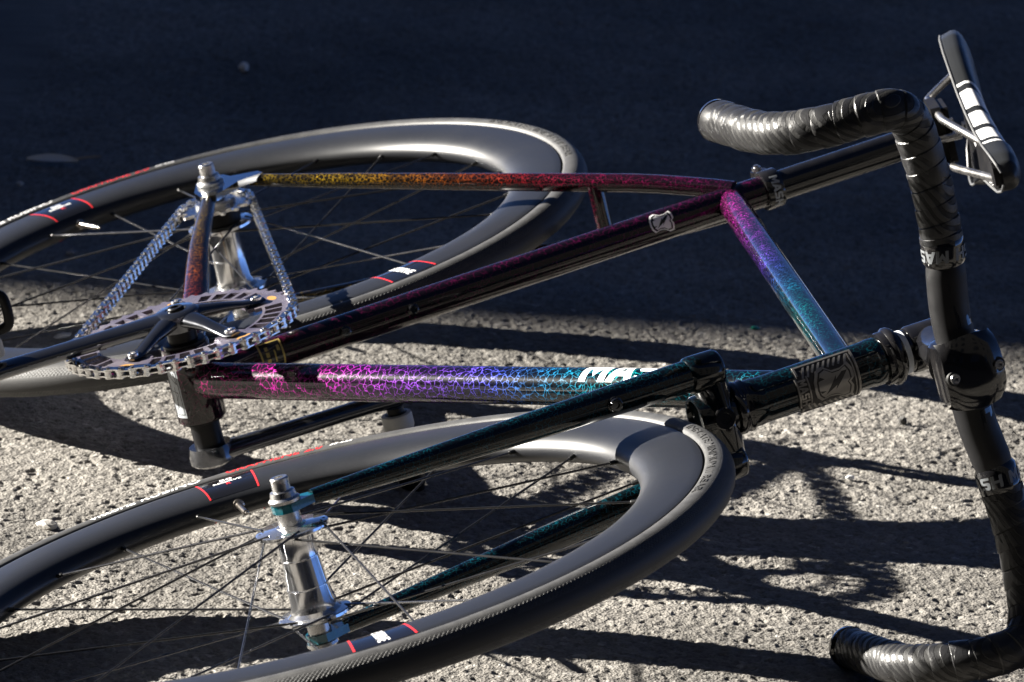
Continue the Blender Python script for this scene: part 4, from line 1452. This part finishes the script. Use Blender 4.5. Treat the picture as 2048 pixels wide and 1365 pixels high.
# ------------------------------------------------------------------ bits lying on the asphalt
def pebble(name, x, y, sx, sy, sz, mat, label, cat, group=None, seed=0):
    bm = bmesh.new()
    bmesh.ops.create_icosphere(bm, subdivisions=2, radius=1)
    r = random.Random(seed)
    for v_ in bm.verts:
        k = 1 + r.uniform(-0.16, 0.16)
        v_.co = Vector((v_.co.x * sx * k, v_.co.y * sy * k, v_.co.z * sz * (1 + r.uniform(-0.1, 0.1))))
    me = bpy.data.meshes.new(name)
    bm.to_mesh(me)
    bm.free()
    me.materials.append(mat)
    o = put(name, me)
    o.location = (x, y, sz * 0.55 - 0.0015)
    o.rotation_euler = (0, 0, r.uniform(0, 3))
    return tag(o, label, cat, group)

PALE = simple('pale_stone', (0.42, 0.40, 0.37), 0.7, grain=0.0005, gscale=300)
GREY = simple('grey_stone', (0.25, 0.24, 0.23), 0.75, grain=0.0005, gscale=300)
DARK = simple('dark_stone', (0.05, 0.048, 0.046), 0.75, grain=0.0005, gscale=300)
WHITE = simple('white_chip', (0.85, 0.85, 0.84), 0.6)
GREEN = simple('green_glass', (0.03, 0.28, 0.16), 0.1, spec=0.8)
for i, (x, y, a, b, c, mt_, lab) in enumerate((
        (-0.323, 6.811, 5.6, 5.6, 6.0, WHITE, 'bright white pebble alone on the shaded asphalt at top left'),
        (-0.519, 6.183, 6.0, 4.0, 2.6, PALE, 'small pale chip at the left edge above the rear wheel'),
        (-0.381, 4.953, 9.5, 7.0, 4.4, PALE, 'pale pinkish stone just above the front tyre at far left'),
        (-0.422, 5.580, 11.5, 4.0, 2.6, PALE, 'long flat pale stone seen through the rear spokes'),
        (0.364, 5.457, 3.4, 4.5, 4.6, DARK, 'small dark stone standing in the sun behind the stem'),
        (0.308, 5.259, 4.0, 3.0, 2.2, WHITE, 'tiny white chip in the sun between two bar shadows'),
        (0.160, 5.225, 4.5, 3.5, 2.4, PALE, 'tan pebble in the sun near the front tyre'),
        (0.158, 6.387, 3.2, 3.2, 2.2, GREY, 'small grey pebble in the shade above the seat stay'),
        (-0.443, 5.904, 5.0, 3.0, 2.4, GREY, 'small grey pebble behind the rear spokes'),
        (0.034, 7.182, 3.0, 3.0, 2.2, GREY, 'small grey pebble near the top edge of the picture'),
        (0.435, 6.427, 6.5, 3.0, 1.8, GREY, 'faint grey chip in the shade right of the handlebar'),
        (0.235, 5.775, 4.6, 3.4, 1.8, GREEN, 'green glass shard beside the lower end of the top tube'))):
    nm = 'glass_shard' if mt_ is GREEN else 'pebble'
    pebble(nm, x, y, a / 1000, b / 1000, c / 1000, mt_, lab, 'glass' if mt_ is GREEN else 'pebble', None if mt_ is GREEN else 'pebbles scattered on the asphalt', i)

# curled pale leaf with its stalk on the shaded ground
def leaf():
    n, k = 13, 5
    v = []
    for i in range(n):
        t = i / (n - 1)
        w = 9.5 * math.sin(math.pi * min(1, t * 0.94 + 0.04)) ** 0.7
        for j in range(k):
            u = -1 + 2 * j / (k - 1)
            v.append(V(-27 + 54 * t, w * u, 2.0 + 3.2 * u * u + 2.2 * math.sin(3 * t)))
    top = list(v)
    v = top + [p - V(0, 0, 0.5) for p in top]
    N = n * k
    f = []
    for i in range(n - 1):
        for j in range(k - 1):
            a, b, c, d = i * k + j, (i + 1) * k + j, (i + 1) * k + j + 1, i * k + j + 1
            f += [(a, b, c, d), (N + d, N + c, N + b, N + a)]
    m_ = simple('dry_leaf', (0.62, 0.61, 0.58), 0.5)
    o = mk('dry_leaf', v, f, m_, None, True, None)
    o.location = (-0.493, 6.273, 0.002)
    o.rotation_euler = (0.22, 0, 0.06)
    tag(o, 'pale curled leaf on the shaded asphalt above the rear wheel', 'leaf')
    B().add(*tube([V(24, 6, 4), V(36, 14, 3.4), V(50, 18, 2.6)], [1.6, 1.3, 0.9], 8)).build('stalk', simple('leaf_stalk', (0.28, 0.22, 0.16), 0.7), o)
leaf()
